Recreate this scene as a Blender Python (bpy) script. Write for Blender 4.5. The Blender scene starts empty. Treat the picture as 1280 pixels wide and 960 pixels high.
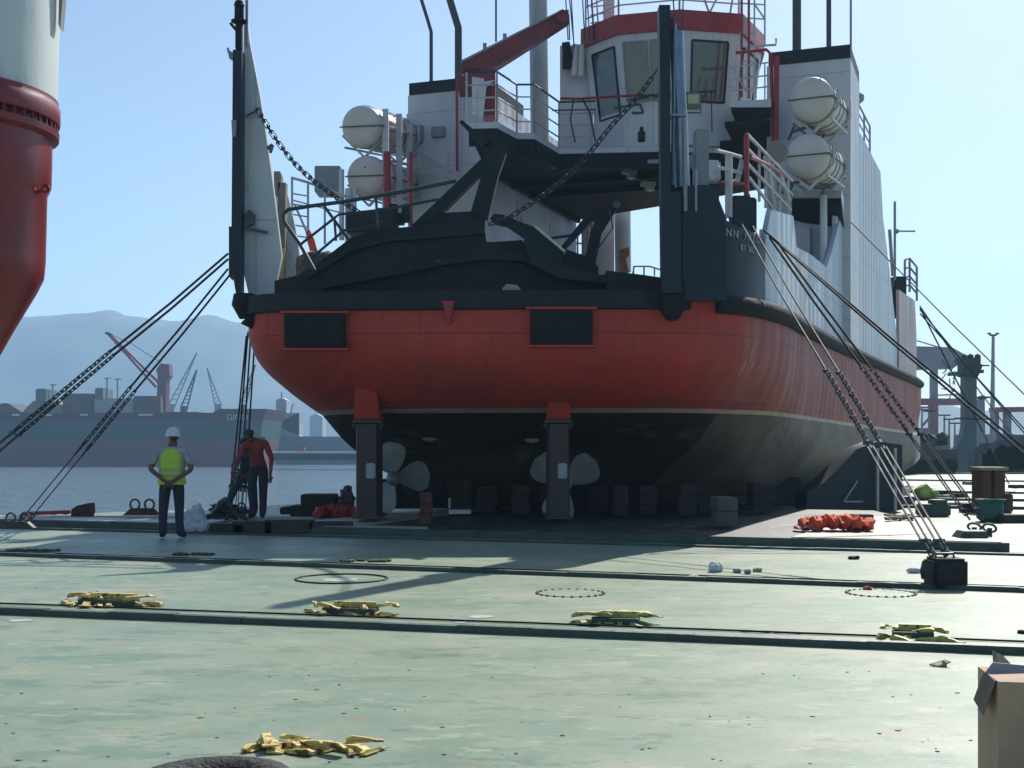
import bpy, bmesh, math, random
from mathutils import Vector, Matrix
from mathutils.noise import noise as mnoise
R = math.radians
random.seed(7)
scene = bpy.context.scene
COL = scene.collection
# ------------------------------------------------------------------ camera, sky, sun, exposure
F, CX, HY, CH = 1600.0, 640.0, 558.0, 1.5      # focal length in photo pixels, centre column, horizon row, eye height
cd = bpy.data.cameras.new("camera"); cam = bpy.data.objects.new("camera", cd); COL.objects.link(cam)
cam.location = (0, 0, CH); cam.rotation_euler = (R(90), 0, 0)
cd.sensor_width = 36; cd.lens = F/1280*36; cd.shift_y = (HY-480)/1280; cd.clip_start = .1; cd.clip_end = 20000
scene.camera = cam
SUN_EL, SUN_AZ = R(39.5), R(26)                  # azimuth from +Y towards +X
w = bpy.data.worlds.new("World"); scene.world = w; w.use_nodes = True
nt = w.node_tree; bg = nt.nodes["Background"]; sky = nt.nodes.new("ShaderNodeTexSky"); sky.sky_type = 'NISHITA'
sky.sun_disc = False; sky.sun_elevation = SUN_EL; sky.sun_rotation = SUN_AZ; sky.dust_density = .8; sky.air_density = 1.0; sky.ozone_density = 3.0
nt.links.new(sky.outputs[0], bg.inputs[0]); bg.inputs[1].default_value = .085
sd = bpy.data.lights.new("sun", 'SUN'); sun = bpy.data.objects.new("sun", sd); COL.objects.link(sun)
sd.energy = 4.8; sd.angle = R(.5); sd.color = (1, .95, .87)
sun.rotation_euler = (R(90)-SUN_EL, 0, R(180)-SUN_AZ+R(0))
sdir = Vector((math.sin(SUN_AZ)*math.cos(SUN_EL), math.cos(SUN_AZ)*math.cos(SUN_EL), math.sin(SUN_EL)))
sun.rotation_euler = sdir.to_track_quat('Z', 'Y').to_euler(); sun.location = sdir*60
scene.view_settings.view_transform = 'Standard'; scene.view_settings.look = 'None'
scene.view_settings.exposure = 0.55; scene.view_settings.gamma = 1
scene.cycles.volume_bounces = 1; scene.cycles.volume_step_rate = 4; scene.cycles.volume_max_steps = 64
# ------------------------------------------------------------------ pixel / ship coordinates
def P(px, py, Y): return Vector(((px-CX)/F*Y, Y, CH+(HY-py)/F*Y))
def G(px, py, z=0.): return P(px, py, (z-CH)*F/(HY-py))
TH = R(20); A = Vector((math.sin(TH), math.cos(TH), 0)); T = Vector((math.cos(TH), -math.sin(TH), 0)); O = Vector((-.5, 22, 0))
def S(u, v, z): return O+A*u+T*v+Vector((0, 0, z))
def PU(px, py, u):
    d = Vector(((px-CX)/F, 1, (HY-py)/F)); c = Vector((0, 0, CH)); t = (u-(c-O).dot(A))/d.dot(A); return c+d*t
# ------------------------------------------------------------------ materials
MATS = {}
def pm(name, c1, c2=None, sc=2., rough=.6, metal=0., bump=.0, c3=None, t3=.62, s3=6., stretch=(1, 1, 1), t2=(.35, .65), spec=.5, bs=None, rv=.12, d3=.02, plates=0., runs=None):
    if name in MATS: return MATS[name]
    m = bpy.data.materials.new(name); m.use_nodes = True; N = m.node_tree.nodes; L = m.node_tree.links
    b = N["Principled BSDF"]; b.inputs["Roughness"].default_value = rough; b.inputs["Metallic"].default_value = metal
    b.inputs["Specular IOR Level"].default_value = spec
    g = N.new("ShaderNodeNewGeometry"); mp = N.new("ShaderNodeMapping"); mp.inputs["Scale"].default_value = stretch
    L.new(g.outputs["Position"], mp.inputs[0])
    def noi(s, det=5): 
        n = N.new("ShaderNodeTexNoise"); n.inputs["Scale"].default_value = s; n.inputs["Detail"].default_value = det; n.inputs["Roughness"].default_value = .6
        L.new(mp.outputs[0], n.inputs[0]); return n
    c2 = c2 or tuple(x*.8 for x in c1)
    n = noi(sc); r = N.new("ShaderNodeValToRGB"); e = r.color_ramp.elements
    e[0].position, e[1].position = t2; e[0].color = (*c1, 1); e[1].color = (*c2, 1)
    L.new(n.outputs[0], r.inputs[0]); out = r.outputs[0]
    if c3:
        n3 = noi(s3, 8); r3 = N.new("ShaderNodeValToRGB"); e = r3.color_ramp.elements; e[0].position = t3; e[1].position = t3+d3
        e[0].color = (0, 0, 0, 1); e[1].color = (1, 1, 1, 1); L.new(n3.outputs[0], r3.inputs[0])
        mx = N.new("ShaderNodeMixRGB"); mx.inputs[2].default_value = (*c3, 1); L.new(r3.outputs[0], mx.inputs[0]); L.new(out, mx.inputs[1]); out = mx.outputs[0]
    if runs:   # rust and dirt runs below seams, stretched downwards
        mp2 = N.new("ShaderNodeMapping"); mp2.inputs["Scale"].default_value = (1, 1, .10); L.new(g.outputs["Position"], mp2.inputs[0])
        nr = N.new("ShaderNodeTexNoise"); nr.inputs["Scale"].default_value = 5.5; nr.inputs["Detail"].default_value = 7; nr.inputs["Roughness"].default_value = .7; L.new(mp2.outputs[0], nr.inputs[0])
        rr_ = N.new("ShaderNodeValToRGB"); e = rr_.color_ramp.elements; e[0].position = .58; e[1].position = .72; e[0].color = (0, 0, 0, 1); e[1].color = (.75, .75, .75, 1); L.new(nr.outputs[0], rr_.inputs[0])
        mx2 = N.new("ShaderNodeMixRGB"); mx2.inputs[2].default_value = (*runs, 1); L.new(rr_.outputs[0], mx2.inputs[0]); L.new(out, mx2.inputs[1]); out = mx2.outputs[0]
    bh = None
    if plates:
        sp = N.new("ShaderNodeSeparateXYZ"); L.new(g.outputs["Position"], sp.inputs[0]); ad = N.new("ShaderNodeMath"); ad.operation = 'MULTIPLY_ADD'; ad.inputs[1].default_value = .62; L.new(sp.outputs[1], ad.inputs[0]); L.new(sp.outputs[0], ad.inputs[2])
        cb = N.new("ShaderNodeCombineXYZ"); L.new(ad.outputs[0], cb.inputs[0]); L.new(sp.outputs[2], cb.inputs[1])
        br = N.new("ShaderNodeTexBrick"); br.inputs["Scale"].default_value = 1; br.inputs["Brick Width"].default_value = plates*2.1; br.inputs["Row Height"].default_value = plates; br.inputs["Mortar Size"].default_value = .012; br.inputs["Mortar Smooth"].default_value = .6
        L.new(cb.outputs[0], br.inputs[0]); mx3 = N.new("ShaderNodeMixRGB"); mx3.blend_type = 'MULTIPLY'; mx3.inputs[2].default_value = (.62, .6, .6, 1); L.new(br.outputs["Fac"], mx3.inputs[0]); L.new(out, mx3.inputs[1]); out = mx3.outputs[0]
        wv = N.new("ShaderNodeTexWave"); wv.inputs["Scale"].default_value = .55; wv.inputs["Distortion"].default_value = 1.2; L.new(cb.outputs[0], wv.inputs[0])
        b0 = N.new("ShaderNodeBump"); b0.inputs["Strength"].default_value = .32; b0.inputs["Distance"].default_value = .04; L.new(wv.outputs["Fac"], b0.inputs["Height"]); b1 = N.new("ShaderNodeBump"); b1.inputs["Strength"].default_value = .5; b1.inputs["Distance"].default_value = .01; L.new(br.outputs["Fac"], b1.inputs["Height"]); L.new(b0.outputs[0], b1.inputs["Normal"]); bh = b1.outputs[0]; L.new(bh, b.inputs["Normal"])
    L.new(out, b.inputs["Base Color"])
    mr = N.new("ShaderNodeMapRange"); mr.inputs[3].default_value = max(.05, rough-rv); mr.inputs[4].default_value = min(1, rough+rv)
    L.new(n.outputs[0], mr.inputs[0]); L.new(mr.outputs[0], b.inputs["Roughness"])
    if bump:
        nb = noi(bs or sc*3, 4); bp = N.new("ShaderNodeBump"); bp.inputs["Strength"].default_value = bump; bp.inputs["Distance"].default_value = .05
        L.new(nb.outputs[0], bp.inputs["Height"]); L.new(bp.outputs[0], b.inputs["Normal"])
        if bh: L.new(bh, bp.inputs["Normal"])
    MATS[name] = m; return m
hull_red = pm("hull_red", (.48, .050, .032), (.39, .040, .028), .9, .58, spec=.4, plates=1.15, runs=(.13, .05, .035), bump=.25, bs=.9, c3=(.36, .05, .04), t3=.57, s3=.45, stretch=(1, 1, .8), d3=.015)
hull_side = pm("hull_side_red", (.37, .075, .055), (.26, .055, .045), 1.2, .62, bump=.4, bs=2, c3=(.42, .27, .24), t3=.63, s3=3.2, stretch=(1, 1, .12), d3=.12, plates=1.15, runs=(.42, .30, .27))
stripe_m = pm("stripe_cream", (.55, .45, .33), (.42, .33, .25), 3, .6)
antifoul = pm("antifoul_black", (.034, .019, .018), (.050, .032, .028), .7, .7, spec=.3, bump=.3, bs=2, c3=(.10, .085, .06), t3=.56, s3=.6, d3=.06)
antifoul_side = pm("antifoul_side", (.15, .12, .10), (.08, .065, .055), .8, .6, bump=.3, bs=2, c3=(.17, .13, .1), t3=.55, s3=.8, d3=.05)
black = pm("black_rubber", (.008, .010, .012), (.018, .018, .018), 3, .8, spec=.25, bump=.4)
navy = pm("navy_paint", (.007, .018, .028), (.012, .026, .038), .8, .45, spec=.3, bump=.2, bs=3, c3=(.05, .08, .10), t3=.66, s3=1.1)
rampm = pm("ramp_dark_steel", (.007, .012, .016), (.014, .022, .025), 1.5, .6, spec=.25, bump=.4, c3=(.055, .045, .035), t3=.66, s3=5)
white = pm("white_paint", (.60, .60, .61), (.50, .51, .53), .8, .5, bump=.1, plates=1.6, runs=(.36, .25, .18), c3=(.33, .24, .18), t3=.70, s3=3, stretch=(1, 1, .3), d3=.08)
whitep = pm("white_plate", (.58, .61, .62), (.44, .49, .52), 1.1, .5, bump=.15, plates=1.9, runs=(.38, .34, .30), c3=(.30, .32, .33), t3=.64, s3=1.5, stretch=(1, 1, .5), d3=.08)
sidew = pm("side_wall_paint", (.58, .62, .66), (.45, .53, .58), 1.1, .5, plates=1.7, c3=(.60, .46, .50), t3=.53, s3=.75, stretch=(1, 1, .07), d3=.12, bump=.12)
innerw = pm("inner_wall", (.66, .76, .84), (.50, .60, .70), 1.0, .5, c3=(.26, .30, .36), t3=.64, s3=1.6, stretch=(1, 1, .25), d3=.05)
redp = pm("red_paint", (.36, .022, .026), (.26, .02, .02), 2, .45)
redc = pm("crane_red", (.22, .025, .03), (.14, .02, .022), 2, .5)
grey = pm("grey_paint", (.26, .28, .30), (.20, .22, .23), 2, .5)
dark = pm("dark_paint", (.012, .016, .02), None, 2, .6, spec=.3)
soff_shade = pm("soffit_shade", (.008, .011, .016), (.013, .017, .022), 1, .7, spec=.2)  # near-black stands in for the shade under the decks and platforms
railw = pm("rail_white", (.55, .55, .55), (.40, .38, .38), 3, .45)
raild = pm("rail_dark", (.03, .04, .05), None, 3, .45)
raftm = pm("raft_shell", (.66, .58, .53), (.58, .50, .45), 2, .42)
glass = pm("window_glass", (.05, .07, .065), (.08, .105, .09), 1.2, .08, spec=.8, rv=.03)
glassy = pm("window_glass_pale", (.11, .13, .11), (.08, .10, .09), 1.2, .12, spec=.8, rv=.03)
steel = pm("galvanised_steel", (.13, .13, .13), (.07, .07, .065), 6, .7, .0, spec=.3)
wirem = pm("greased_wire", (.025, .027, .03), (.05, .05, .05), 9, .7, .0, spec=.25)
chainm = pm("chain_steel", (.025, .028, .032), (.06, .055, .05), 9, .55, .2)
bronze = pm("propeller_bronze", (.30, .32, .31), (.20, .22, .21), 2.5, .45, .2, bump=.2)
rudm = pm("rudder_dark", (.04, .026, .026), (.06, .042, .04), 1.5, .6, bump=.3)
anodem = pm("zinc_anode", (.38, .42, .44), (.28, .31, .33), 5, .55, bump=.3)
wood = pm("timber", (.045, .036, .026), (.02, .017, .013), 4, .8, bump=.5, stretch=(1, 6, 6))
rust = pm("rust", (.13, .055, .035), (.07, .03, .022), 3, .85, bump=.5)
yellow = pm("yellow_paint", (.62, .49, .13), (.50, .36, .12), 7, .6, c3=(.17, .08, .03), t3=.56, s3=14, bump=.3)
yellowg = pm("yellow_green_paint", (.52, .50, .13), (.35, .36, .11), 8, .6, c3=(.10, .09, .04), t3=.58, s3=18)
orange = pm("orange_cloth", (.75, .10, .035), (.60, .07, .03), 3, .8, bump=.4)
redcloth = pm("red_cloth", (.65, .07, .035), (.50, .05, .03), 4, .8, bump=.4)
greenb = pm("green_steel", (.045, .085, .065), (.03, .055, .045), 3, .55, bump=.3, c3=(.12, .10, .06), t3=.66, s3=6)
greent = pm("green_tarp", (.02, .10, .085), (.03, .13, .11), 5, .7, bump=.4)
card = pm("cardboard", (.46, .31, .21), (.38, .25, .17), 3, .85, bump=.15)
cardd = pm("cardboard_dark", (.17, .12, .08), (.12, .085, .06), 5, .85)
sack = pm("white_sack", (.60, .62, .68), (.45, .47, .53), 8, .8, bump=.4)
skin = pm("skin", (.16, .075, .05), (.12, .055, .04), 9, .6)
denim = pm("dark_denim", (.016, .022, .035), (.026, .033, .05), 12, .85, bump=.3)
shirt = pm("grey_shirt", (.38, .38, .40), (.28, .28, .30), 8, .85, bump=.3)
hivis = pm("hivis_yellow", (.46, .66, .06), (.38, .56, .05), 5, .75, bump=.3)
hivis2 = pm("hivis_tape", (.36, .42, .22), (.28, .34, .16), 5, .5)
helm = pm("helmet_white", (.62, .64, .67), (.55, .57, .6), 4, .35)
maroon = pm("maroon_overall", (.30, .045, .035), (.20, .03, .028), 7, .85, bump=.3)
pink = pm("pink_cap", (.65, .32, .30), (.55, .22, .2), 7, .8)
teal = pm("teal_overall", (.02, .045, .05), (.03, .06, .062), 7, .85, bump=.3)
boot = pm("boot_black", (.012, .012, .014), None, 5, .6)
# ------------------------------------------------------------------ mesh builder
OFF = {}
def setp(o, label=None, cat=None, group=None, kind=None):
    if label: o['label'] = label
    if cat: o['category'] = cat
    if group: o['group'] = group
    if kind: o['kind'] = kind
    return o
def thing(name, label, cat, loc=(0, 0, 0), group=None):
    o = bpy.data.objects.new(name, None); o.empty_display_size = .3; COL.objects.link(o); o.location = loc
    OFF[o.name] = Vector(loc); return setp(o, label, cat, group)
class MB:
    def __init__(s): s.v = []; s.f = []; s.mi = []; s.sm = []
    def add(s, vs, fs, mi=0, sm=False):
        n = len(s.v); s.v += [Vector(x) for x in vs]
        for f in fs: s.f.append([i+n for i in f]); s.mi.append(mi); s.sm.append(sm)
    def hexa(s, p, mi=0):      # 8 points: bottom 4, top 4
        s.add(p, [(3, 2, 1, 0), (4, 5, 6, 7), (0, 1, 5, 4), (1, 2, 6, 5), (2, 3, 7, 6), (3, 0, 4, 7)], mi)
    def sbox(s, u0, u1, v0, v1, z0, z1, mi=0):
        s.hexa([S(u0, v0, z0), S(u0, v1, z0), S(u1, v1, z0), S(u1, v0, z0), S(u0, v0, z1), S(u0, v1, z1), S(u1, v1, z1), S(u1, v0, z1)], mi)
    def box(s, c, size, rz=0, mi=0, M=None):
        c = Vector(c); h = [x/2 for x in size]; M = M or Matrix.Rotation(rz, 3, 'Z')
        s.hexa([c+M@Vector((sx*h[0], sy*h[1], sz*h[2])) for sz in (-1, 1) for sx, sy in ((-1, -1), (1, -1), (1, 1), (-1, 1))], mi)
    def bevbox(s, c, size, rz=0, mi=0, b=.01, M=None):
        bm = bmesh.new(); bmesh.ops.create_cube(bm, size=1)
        for v in bm.verts: v.co = Vector((v.co.x*size[0], v.co.y*size[1], v.co.z*size[2]))
        bmesh.ops.bevel(bm, geom=bm.edges[:], offset=b, segments=2, affect='EDGES')
        M = M or Matrix.Rotation(rz, 3, 'Z'); c = Vector(c)
        s.add([c+M@v.co for v in bm.verts], [[v.index for v in f.verts] for f in bm.faces], mi); bm.free()
    def bar(s, a, b, w_, h_=None, mi=0):
        a, b = Vector(a), Vector(b); d = b-a; L = d.length
        if L < 1e-6: return
        M = d.to_track_quat('X', 'Z').to_matrix(); s.box((a+b)/2, (L, w_, h_ or w_), mi=mi, M=M)
    def tube(s, pts, r, n=8, mi=0, cap=True, sm=True):
        pts = [Vector(p) for p in pts]; m = len(pts); rs = r if isinstance(r, (list, tuple)) else [r]*m
        vs = []; ref = None
        for i, p in enumerate(pts):
            t = (pts[min(i+1, m-1)]-pts[max(i-1, 0)]).normalized()
            if ref is None:
                ref = Vector((0, 0, 1)) if abs(t.z) < .9 else Vector((1, 0, 0))
            x = t.cross(ref).normalized(); y = x.cross(t).normalized(); ref = y
            for k in range(n):
                a = 2*math.pi*k/n; vs.append(p+(x*math.cos(a)+y*math.sin(a))*rs[i])
        fs = [(i*n+k, i*n+(k+1) % n, (i+1)*n+(k+1) % n, (i+1)*n+k) for i in range(m-1) for k in range(n)]
        s.add(vs, fs, mi, sm)
        if cap: s.add(vs[:n], [tuple(range(n))], mi); s.add(vs[-n:], [tuple(range(n))[::-1]], mi)
    def lathe(s, c, prof, n=24, mi=0, M=None, sm=True):   # prof: (r, z)
        c = Vector(c); M = M or Matrix.Identity(3); vs = []
        for r, z in prof:
            for k in range(n): a = 2*math.pi*k/n; vs.append(c+M@Vector((r*math.cos(a), r*math.sin(a), z)))
        fs = [(i*n+k, i*n+(k+1) % n, (i+1)*n+(k+1) % n, (i+1)*n+k) for i in range(len(prof)-1) for k in range(n)]
        s.add(vs, fs, mi, sm)
        s.add(vs[:n], [tuple(range(n))[::-1]], mi); s.add(vs[-n:], [tuple(range(n))], mi)
    def prism(s, poly, dv, mi=0):   # poly: list of world points (planar-ish), dv thickness vector
        poly = [Vector(p) for p in poly]; dv = Vector(dv); n = len(poly)
        s.add(poly+[p+dv for p in poly], [tuple(range(n)), tuple(range(2*n-1, n-1, -1))]+[(i, i+n, (i+1) % n+n, (i+1) % n) for i in range(n)], mi)
    def px(s, pts, Y, th, mi=0): s.prism([P(x, y, Y) for x, y in pts], (0, th, 0), mi)
    def ico(s, c, r, sub=2, mi=0, sq=(1, 1, 1), jit=0, M=None):
        bm = bmesh.new(); bmesh.ops.create_icosphere(bm, subdivisions=sub, radius=1); c = Vector(c); M = M or Matrix.Identity(3); o = random.random()*50
        vs = [c+M@(Vector((v.co.x*sq[0], v.co.y*sq[1], v.co.z*sq[2]))*r*(1+jit*mnoise(v.co*1.7+Vector((o, o, 0))))) for v in bm.verts]
        s.add(vs, [[v.index for v in f.verts] for f in bm.faces], mi, True); bm.free()
    def build(s, name, mats, parent=None, loc=None, label=None, cat=None, group=None, kind=None):
        me = bpy.data.meshes.new(name); off = OFF[parent.name] if parent else Vector(loc) if loc is not None else Vector((0, 0, 0))
        me.from_pydata([tuple(v-off) for v in s.v], [], s.f)
        if not isinstance(mats, (list, tuple)): mats = [mats]
        for m in mats: me.materials.append(m)
        me.polygons.foreach_set("material_index", s.mi); me.polygons.foreach_set("use_smooth", s.sm)
        bm = bmesh.new(); bm.from_mesh(me); bmesh.ops.recalc_face_normals(bm, faces=bm.faces); bm.to_mesh(me); bm.free(); me.update(); me.set_sharp_from_angle(angle=R(38))
        o = bpy.data.objects.new(name, me); COL.objects.link(o)
        if parent: o.parent = parent; OFF[o.name] = off
        else: o.location = off; OFF[o.name] = off
        return setp(o, label, cat, group, kind)
def dup(o, parent=None):
    c = o.copy(); COL.objects.link(c)
    if parent: c.parent = parent
    for ch in list(o.children): dup(ch, c)
    return c
def cr(pts, k=4):   # catmull-rom through points
    pts = [Vector(p) for p in pts]; out = []
    for i in range(len(pts)-1):
        p0 = pts[max(i-1, 0)]; p1 = pts[i]; p2 = pts[i+1]; p3 = pts[min(i+2, len(pts)-1)]
        for j in range(k):
            t = j/k; out.append(.5*((2*p1)+(p2-p0)*t+(2*p0-5*p1+4*p2-p3)*t*t+(3*p1-p0-3*p2+p3)*t**3))
    out.append(pts[-1]); return out
def chain_mb(mb, pts, L=.16, r=.018, wd=.05):
    pts = [Vector(p) for p in pts]; cum = [0]
    for a, b in zip(pts, pts[1:]): cum.append(cum[-1]+(b-a).length)
    def at(s):
        for i in range(len(pts)-1):
            if s <= cum[i+1] or i == len(pts)-2: return pts[i].lerp(pts[i+1], (s-cum[i])/(cum[i+1]-cum[i]))
    n = int(cum[-1]/(L*.72)); 
    for i in range(n):
        a = at(i*L*.72); b = at(min((i+1)*L*.72, cum[-1])); d = (b-a).normalized(); c = (a+b)/2
        up = Vector((0, 0, 1)); s1 = d.cross(up).normalized(); s2 = s1.cross(d)
        q = (s1*.8+s2*.6) if i % 2 else (s2*.8-s1*.6); loop = []
        for k in range(10):
            an = 2*math.pi*k/10; loop.append(c+d*(math.cos(an)*wd*.6+(L/2-wd*.6)*(1 if math.cos(an) > 0 else -1))+q*math.sin(an)*wd)
        vs = []; nr = q.cross(d)
        for k in range(10):
            e = (loop[k]-c).normalized()
            for j in range(4): an = math.pi/4+j*math.pi/2; vs.append(loop[k]+(e*math.cos(an)+nr*math.sin(an))*r*1.3)
        mb.add(vs, [(k*4+j, k*4+(j+1) % 4, ((k+1) % 10)*4+(j+1) % 4, ((k+1) % 10)*4+j) for k in range(10) for j in range(4)], 0, True)
def rail(mb, pts, h=1.05, nr=3, sp=1.2, r=.025, mi=0, mt=0):
    pts = [Vector(p) for p in pts]
    for k in range(nr):
        z = h*(1-k/nr); mb.tube([p+Vector((0, 0, z)) for p in pts], r*(1 if k == 0 else .75), 6, mt if k == 0 else mi)
    for a, b in zip(pts, pts[1:]):
        n = max(1, round((b-a).length/sp))
        for i in range(n+1): q = a.lerp(b, i/n); mb.tube([q, q+Vector((0, 0, h))], r, 6, mi)
def text_mesh(body, size, mat, name, parent, o, xd, yd, ext=.004):
    cu = bpy.data.curves.new(name, 'FONT'); cu.body = body; cu.size = size; cu.extrude = ext; cu.resolution_u = 2
    to = bpy.data.objects.new("tmp", cu); COL.objects.link(to); bpy.context.view_layer.update()
    me = bpy.data.meshes.new_from_object(to.evaluated_get(bpy.context.evaluated_depsgraph_get())); COL.objects.unlink(to); bpy.data.objects.remove(to)
    xd = Vector(xd).normalized(); yd = Vector(yd).normalized(); zd = xd.cross(yd)
    off = OFF[parent.name]; o = Vector(o)
    for v in me.vertices: v.co = o+xd*v.co.x+yd*v.co.y+zd*v.co.z-off
    me.materials.clear(); me.materials.append(mat); ob = bpy.data.objects.new(name, me); COL.objects.link(ob); ob.parent = parent; OFF[ob.name] = off; return ob
#==CONTENT==
# ================================================================== SETTING
def deck_mat():
    m = bpy.data.materials.new("deck_paint"); m.use_nodes = True; N = m.node_tree.nodes; L = m.node_tree.links; b = N["Principled BSDF"]; b.inputs["Specular IOR Level"].default_value = .2
    g = N.new("ShaderNodeNewGeometry")
    def mapping(rz, s):
        mp = N.new("ShaderNodeMapping"); mp.vector_type = 'POINT'; mp.inputs["Rotation"].default_value = (0, 0, rz); mp.inputs["Scale"].default_value = s; L.new(g.outputs["Position"], mp.inputs[0]); return mp
    ml = mapping(R(14), (.75, 1, 1)); mu = mapping(0, (1, 1, 1)); ms = mapping(R(14), (.6, 1.15, 1))
    def noi(mp, s, d=6, r=.6):
        n = N.new("ShaderNodeTexNoise"); n.inputs["Scale"].default_value = s; n.inputs["Detail"].default_value = d; n.inputs["Roughness"].default_value = r; L.new(mp.outputs[0], n.inputs[0]); return n.outputs[0]
    def ramp(src, p0, p1, c0=(0, 0, 0), c1=(1, 1, 1)):
        r = N.new("ShaderNodeValToRGB"); e = r.color_ramp.elements; e[0].position = p0; e[1].position = p1; e[0].color = (*c0, 1); e[1].color = (*c1, 1); L.new(src, r.inputs[0]); return r.outputs[0]
    def mix(f, a, c, amt=1.):
        mx = N.new("ShaderNodeMixRGB"); mx.inputs[2].default_value = (*c, 1); L.new(a, mx.inputs[1])
        if amt < 1:
            mm = N.new("ShaderNodeMath"); mm.operation = 'MULTIPLY'; mm.inputs[1].default_value = amt; L.new(f, mm.inputs[0]); f = mm.outputs[0]
        L.new(f, mx.inputs[0]); return mx.outputs[0]
    c = ramp(noi(ml, .7, 8, .7), .36, .64, (.165, .245, .18), (.285, .31, .22))
    c = mix(ramp(noi(ms, 1.9, 9, .74), .53, .57), c, (.14, .215, .15), .7)
    c = mix(ramp(noi(ms, 3.6, 9, .76), .56, .61), c, (.38, .395, .31), .55)
    c = mix(ramp(noi(ms, 2.6, 9, .76), .575, .61), c, (.10, .145, .105), .6)
    c = mix(ramp(noi(ml, 2.3, 9, .75), .615, .66), c, (.36, .18, .12), .6)
    c = mix(ramp(noi(mu, 5.0, 8, .7), .665, .70), c, (.12, .10, .075), .7)
    c = mix(ramp(noi(mu, 11, 8, .75), .70, .72), c, (.45, .44, .40), .6)
    c = mix(ramp(noi(mu, 30, 4, .7), .66, .70), c, (.08, .10, .08), .5)
    L.new(c, b.inputs["Base Color"])
    rr = N.new("ShaderNodeMapRange"); rr.inputs[3].default_value = .30; rr.inputs[4].default_value = .68; L.new(noi(ms, .8, 5), rr.inputs[0]); L.new(rr.outputs[0], b.inputs["Roughness"])
    bp = N.new("ShaderNodeBump"); bp.inputs["Strength"].default_value = .22; bp.inputs["Distance"].default_value = .02; L.new(noi(mu, 3.5, 6, .7), bp.inputs["Height"]); L.new(bp.outputs[0], b.inputs["Normal"])
    return m
deckm = deck_mat()
m = MB()
edge = [(-45, -12), (-45, 25.2), (-11.2, 27.2), (-7.0, 31.0), (-4.5, 35.5), (4, 80), (60, 62), (60, -12)]
n = len(edge); m.add([(x, y, 0) for x, y in edge]+[(x, y, -3.6) for x, y in edge], [tuple(range(n))]+[(i, (i+1) % n, (i+1) % n+n, i+n) for i in range(n)])
m.build("deck_floor", deckm, kind='structure')
def water_mat():
    m = bpy.data.materials.new("harbour_water"); m.use_nodes = True; N = m.node_tree.nodes; L = m.node_tree.links; b = N["Principled BSDF"]
    b.inputs["Base Color"].default_value = (.17, .24, .28, 1); b.inputs["Roughness"].default_value = .08; b.inputs["IOR"].default_value = 1.33
    g = N.new("ShaderNodeNewGeometry"); hs = []
    for s, st in ((.30, (.5, 1.6, 1)), (1.1, (.6, 1.5, 1)), (.06, (.5, 1.6, 1))):
        mp = N.new("ShaderNodeMapping"); mp.inputs["Scale"].default_value = st; L.new(g.outputs["Position"], mp.inputs[0])
        n_ = N.new("ShaderNodeTexNoise"); n_.inputs["Scale"].default_value = s; n_.inputs["Detail"].default_value = 5; L.new(mp.outputs[0], n_.inputs[0]); hs.append(n_.outputs[0])
    ad = N.new("ShaderNodeMath"); ad.operation = 'MULTIPLY_ADD'; ad.inputs[1].default_value = 1.6; L.new(hs[0], ad.inputs[0]); L.new(hs[1], ad.inputs[2])
    bp = N.new("ShaderNodeBump"); bp.inputs["Strength"].default_value = 1.0; bp.inputs["Distance"].default_value = .6; L.new(ad.outputs[0], bp.inputs["Height"]); L.new(bp.outputs[0], b.inputs["Normal"]); return m
ZW = -3.0
m = MB(); m.add([(-2300, -60, ZW), (2300, -60, ZW), (2300, 2100, ZW), (-2300, 2100, ZW)], [(0, 1, 2, 3)]); m.build("water", water_mat(), kind='structure')
def ridge(name, prof, Y, depth, mat_, seed):   # prof: (px, py) of the skyline at distance Y
    m = MB(); nx, ny = 150, 16; x0, x1 = prof[0][0], prof[-1][0]
    def top(px):
        for (a, ya), (b, yb) in zip(prof, prof[1:]):
            if px <= b: t = (px-a)/(b-a); t = t*t*(3-2*t); return ya+(yb-ya)*t
        return prof[-1][1]
    for j in range(ny+1):
        t = j/ny
        for i in range(nx+1):
            px = x0+(x1-x0)*i/nx; X = (px-CX)/F*Y; H = CH+(HY-top(px))/F*Y-ZW
            k = t/.6 if t < .6 else 1-(t-.6)/.4
            yy = Y-depth*.6+depth*t; nz = mnoise(Vector((X*.004+seed, yy*.006, 0)))+.5*mnoise(Vector((X*.013+seed, yy*.016, 0)))+.22*mnoise(Vector((X*.05, yy*.05, seed)))
            h = H*max(0, k)**.9*(1+.28*nz*(1-k)+.035*nz); m.v.append(Vector((X, yy, ZW-2+h)))
    for j in range(ny):
        for i in range(nx): a = j*(nx+1)+i; m.f.append([a, a+1, a+nx+2, a+nx+1]); m.mi.append(0); m.sm.append(True)
    m.build(name, mat_, kind='structure')
hillm = pm("hill_scrub", (.05, .065, .04), (.10, .10, .07), .01, .95)
ridge("mountains", [(-700, 430), (-200, 395), (-60, 386), (60, 383), (105, 380), (140, 377), (168, 386), (215, 389), (262, 383), (300, 392), (360, 412), (460, 430), (600, 450), (760, 480), (900, 520), (1000, 545)], 1650, 520, hillm, 3.)
ridge("hills", [(860, 556), (980, 528), (1080, 514), (1150, 505), (1175, 500), (1215, 512), (1260, 505), (1310, 508), (1400, 498), (1700, 520), (2000, 540)], 1150, 320, hillm, 9.)
m = MB(); c0 = (60, 62); 
m.hexa([(6, 88, -3.5), (190, 60, -3.5), (400, 700, -3.5), (60, 700, -3.5), (6, 88, .02), (190, 60, .02), (400, 700, .02), (60, 700, .02)])
m.build("quay", pm("quay_concrete", (.28, .27, .25), (.2, .2, .19), .3, .9), kind='structure')
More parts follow.
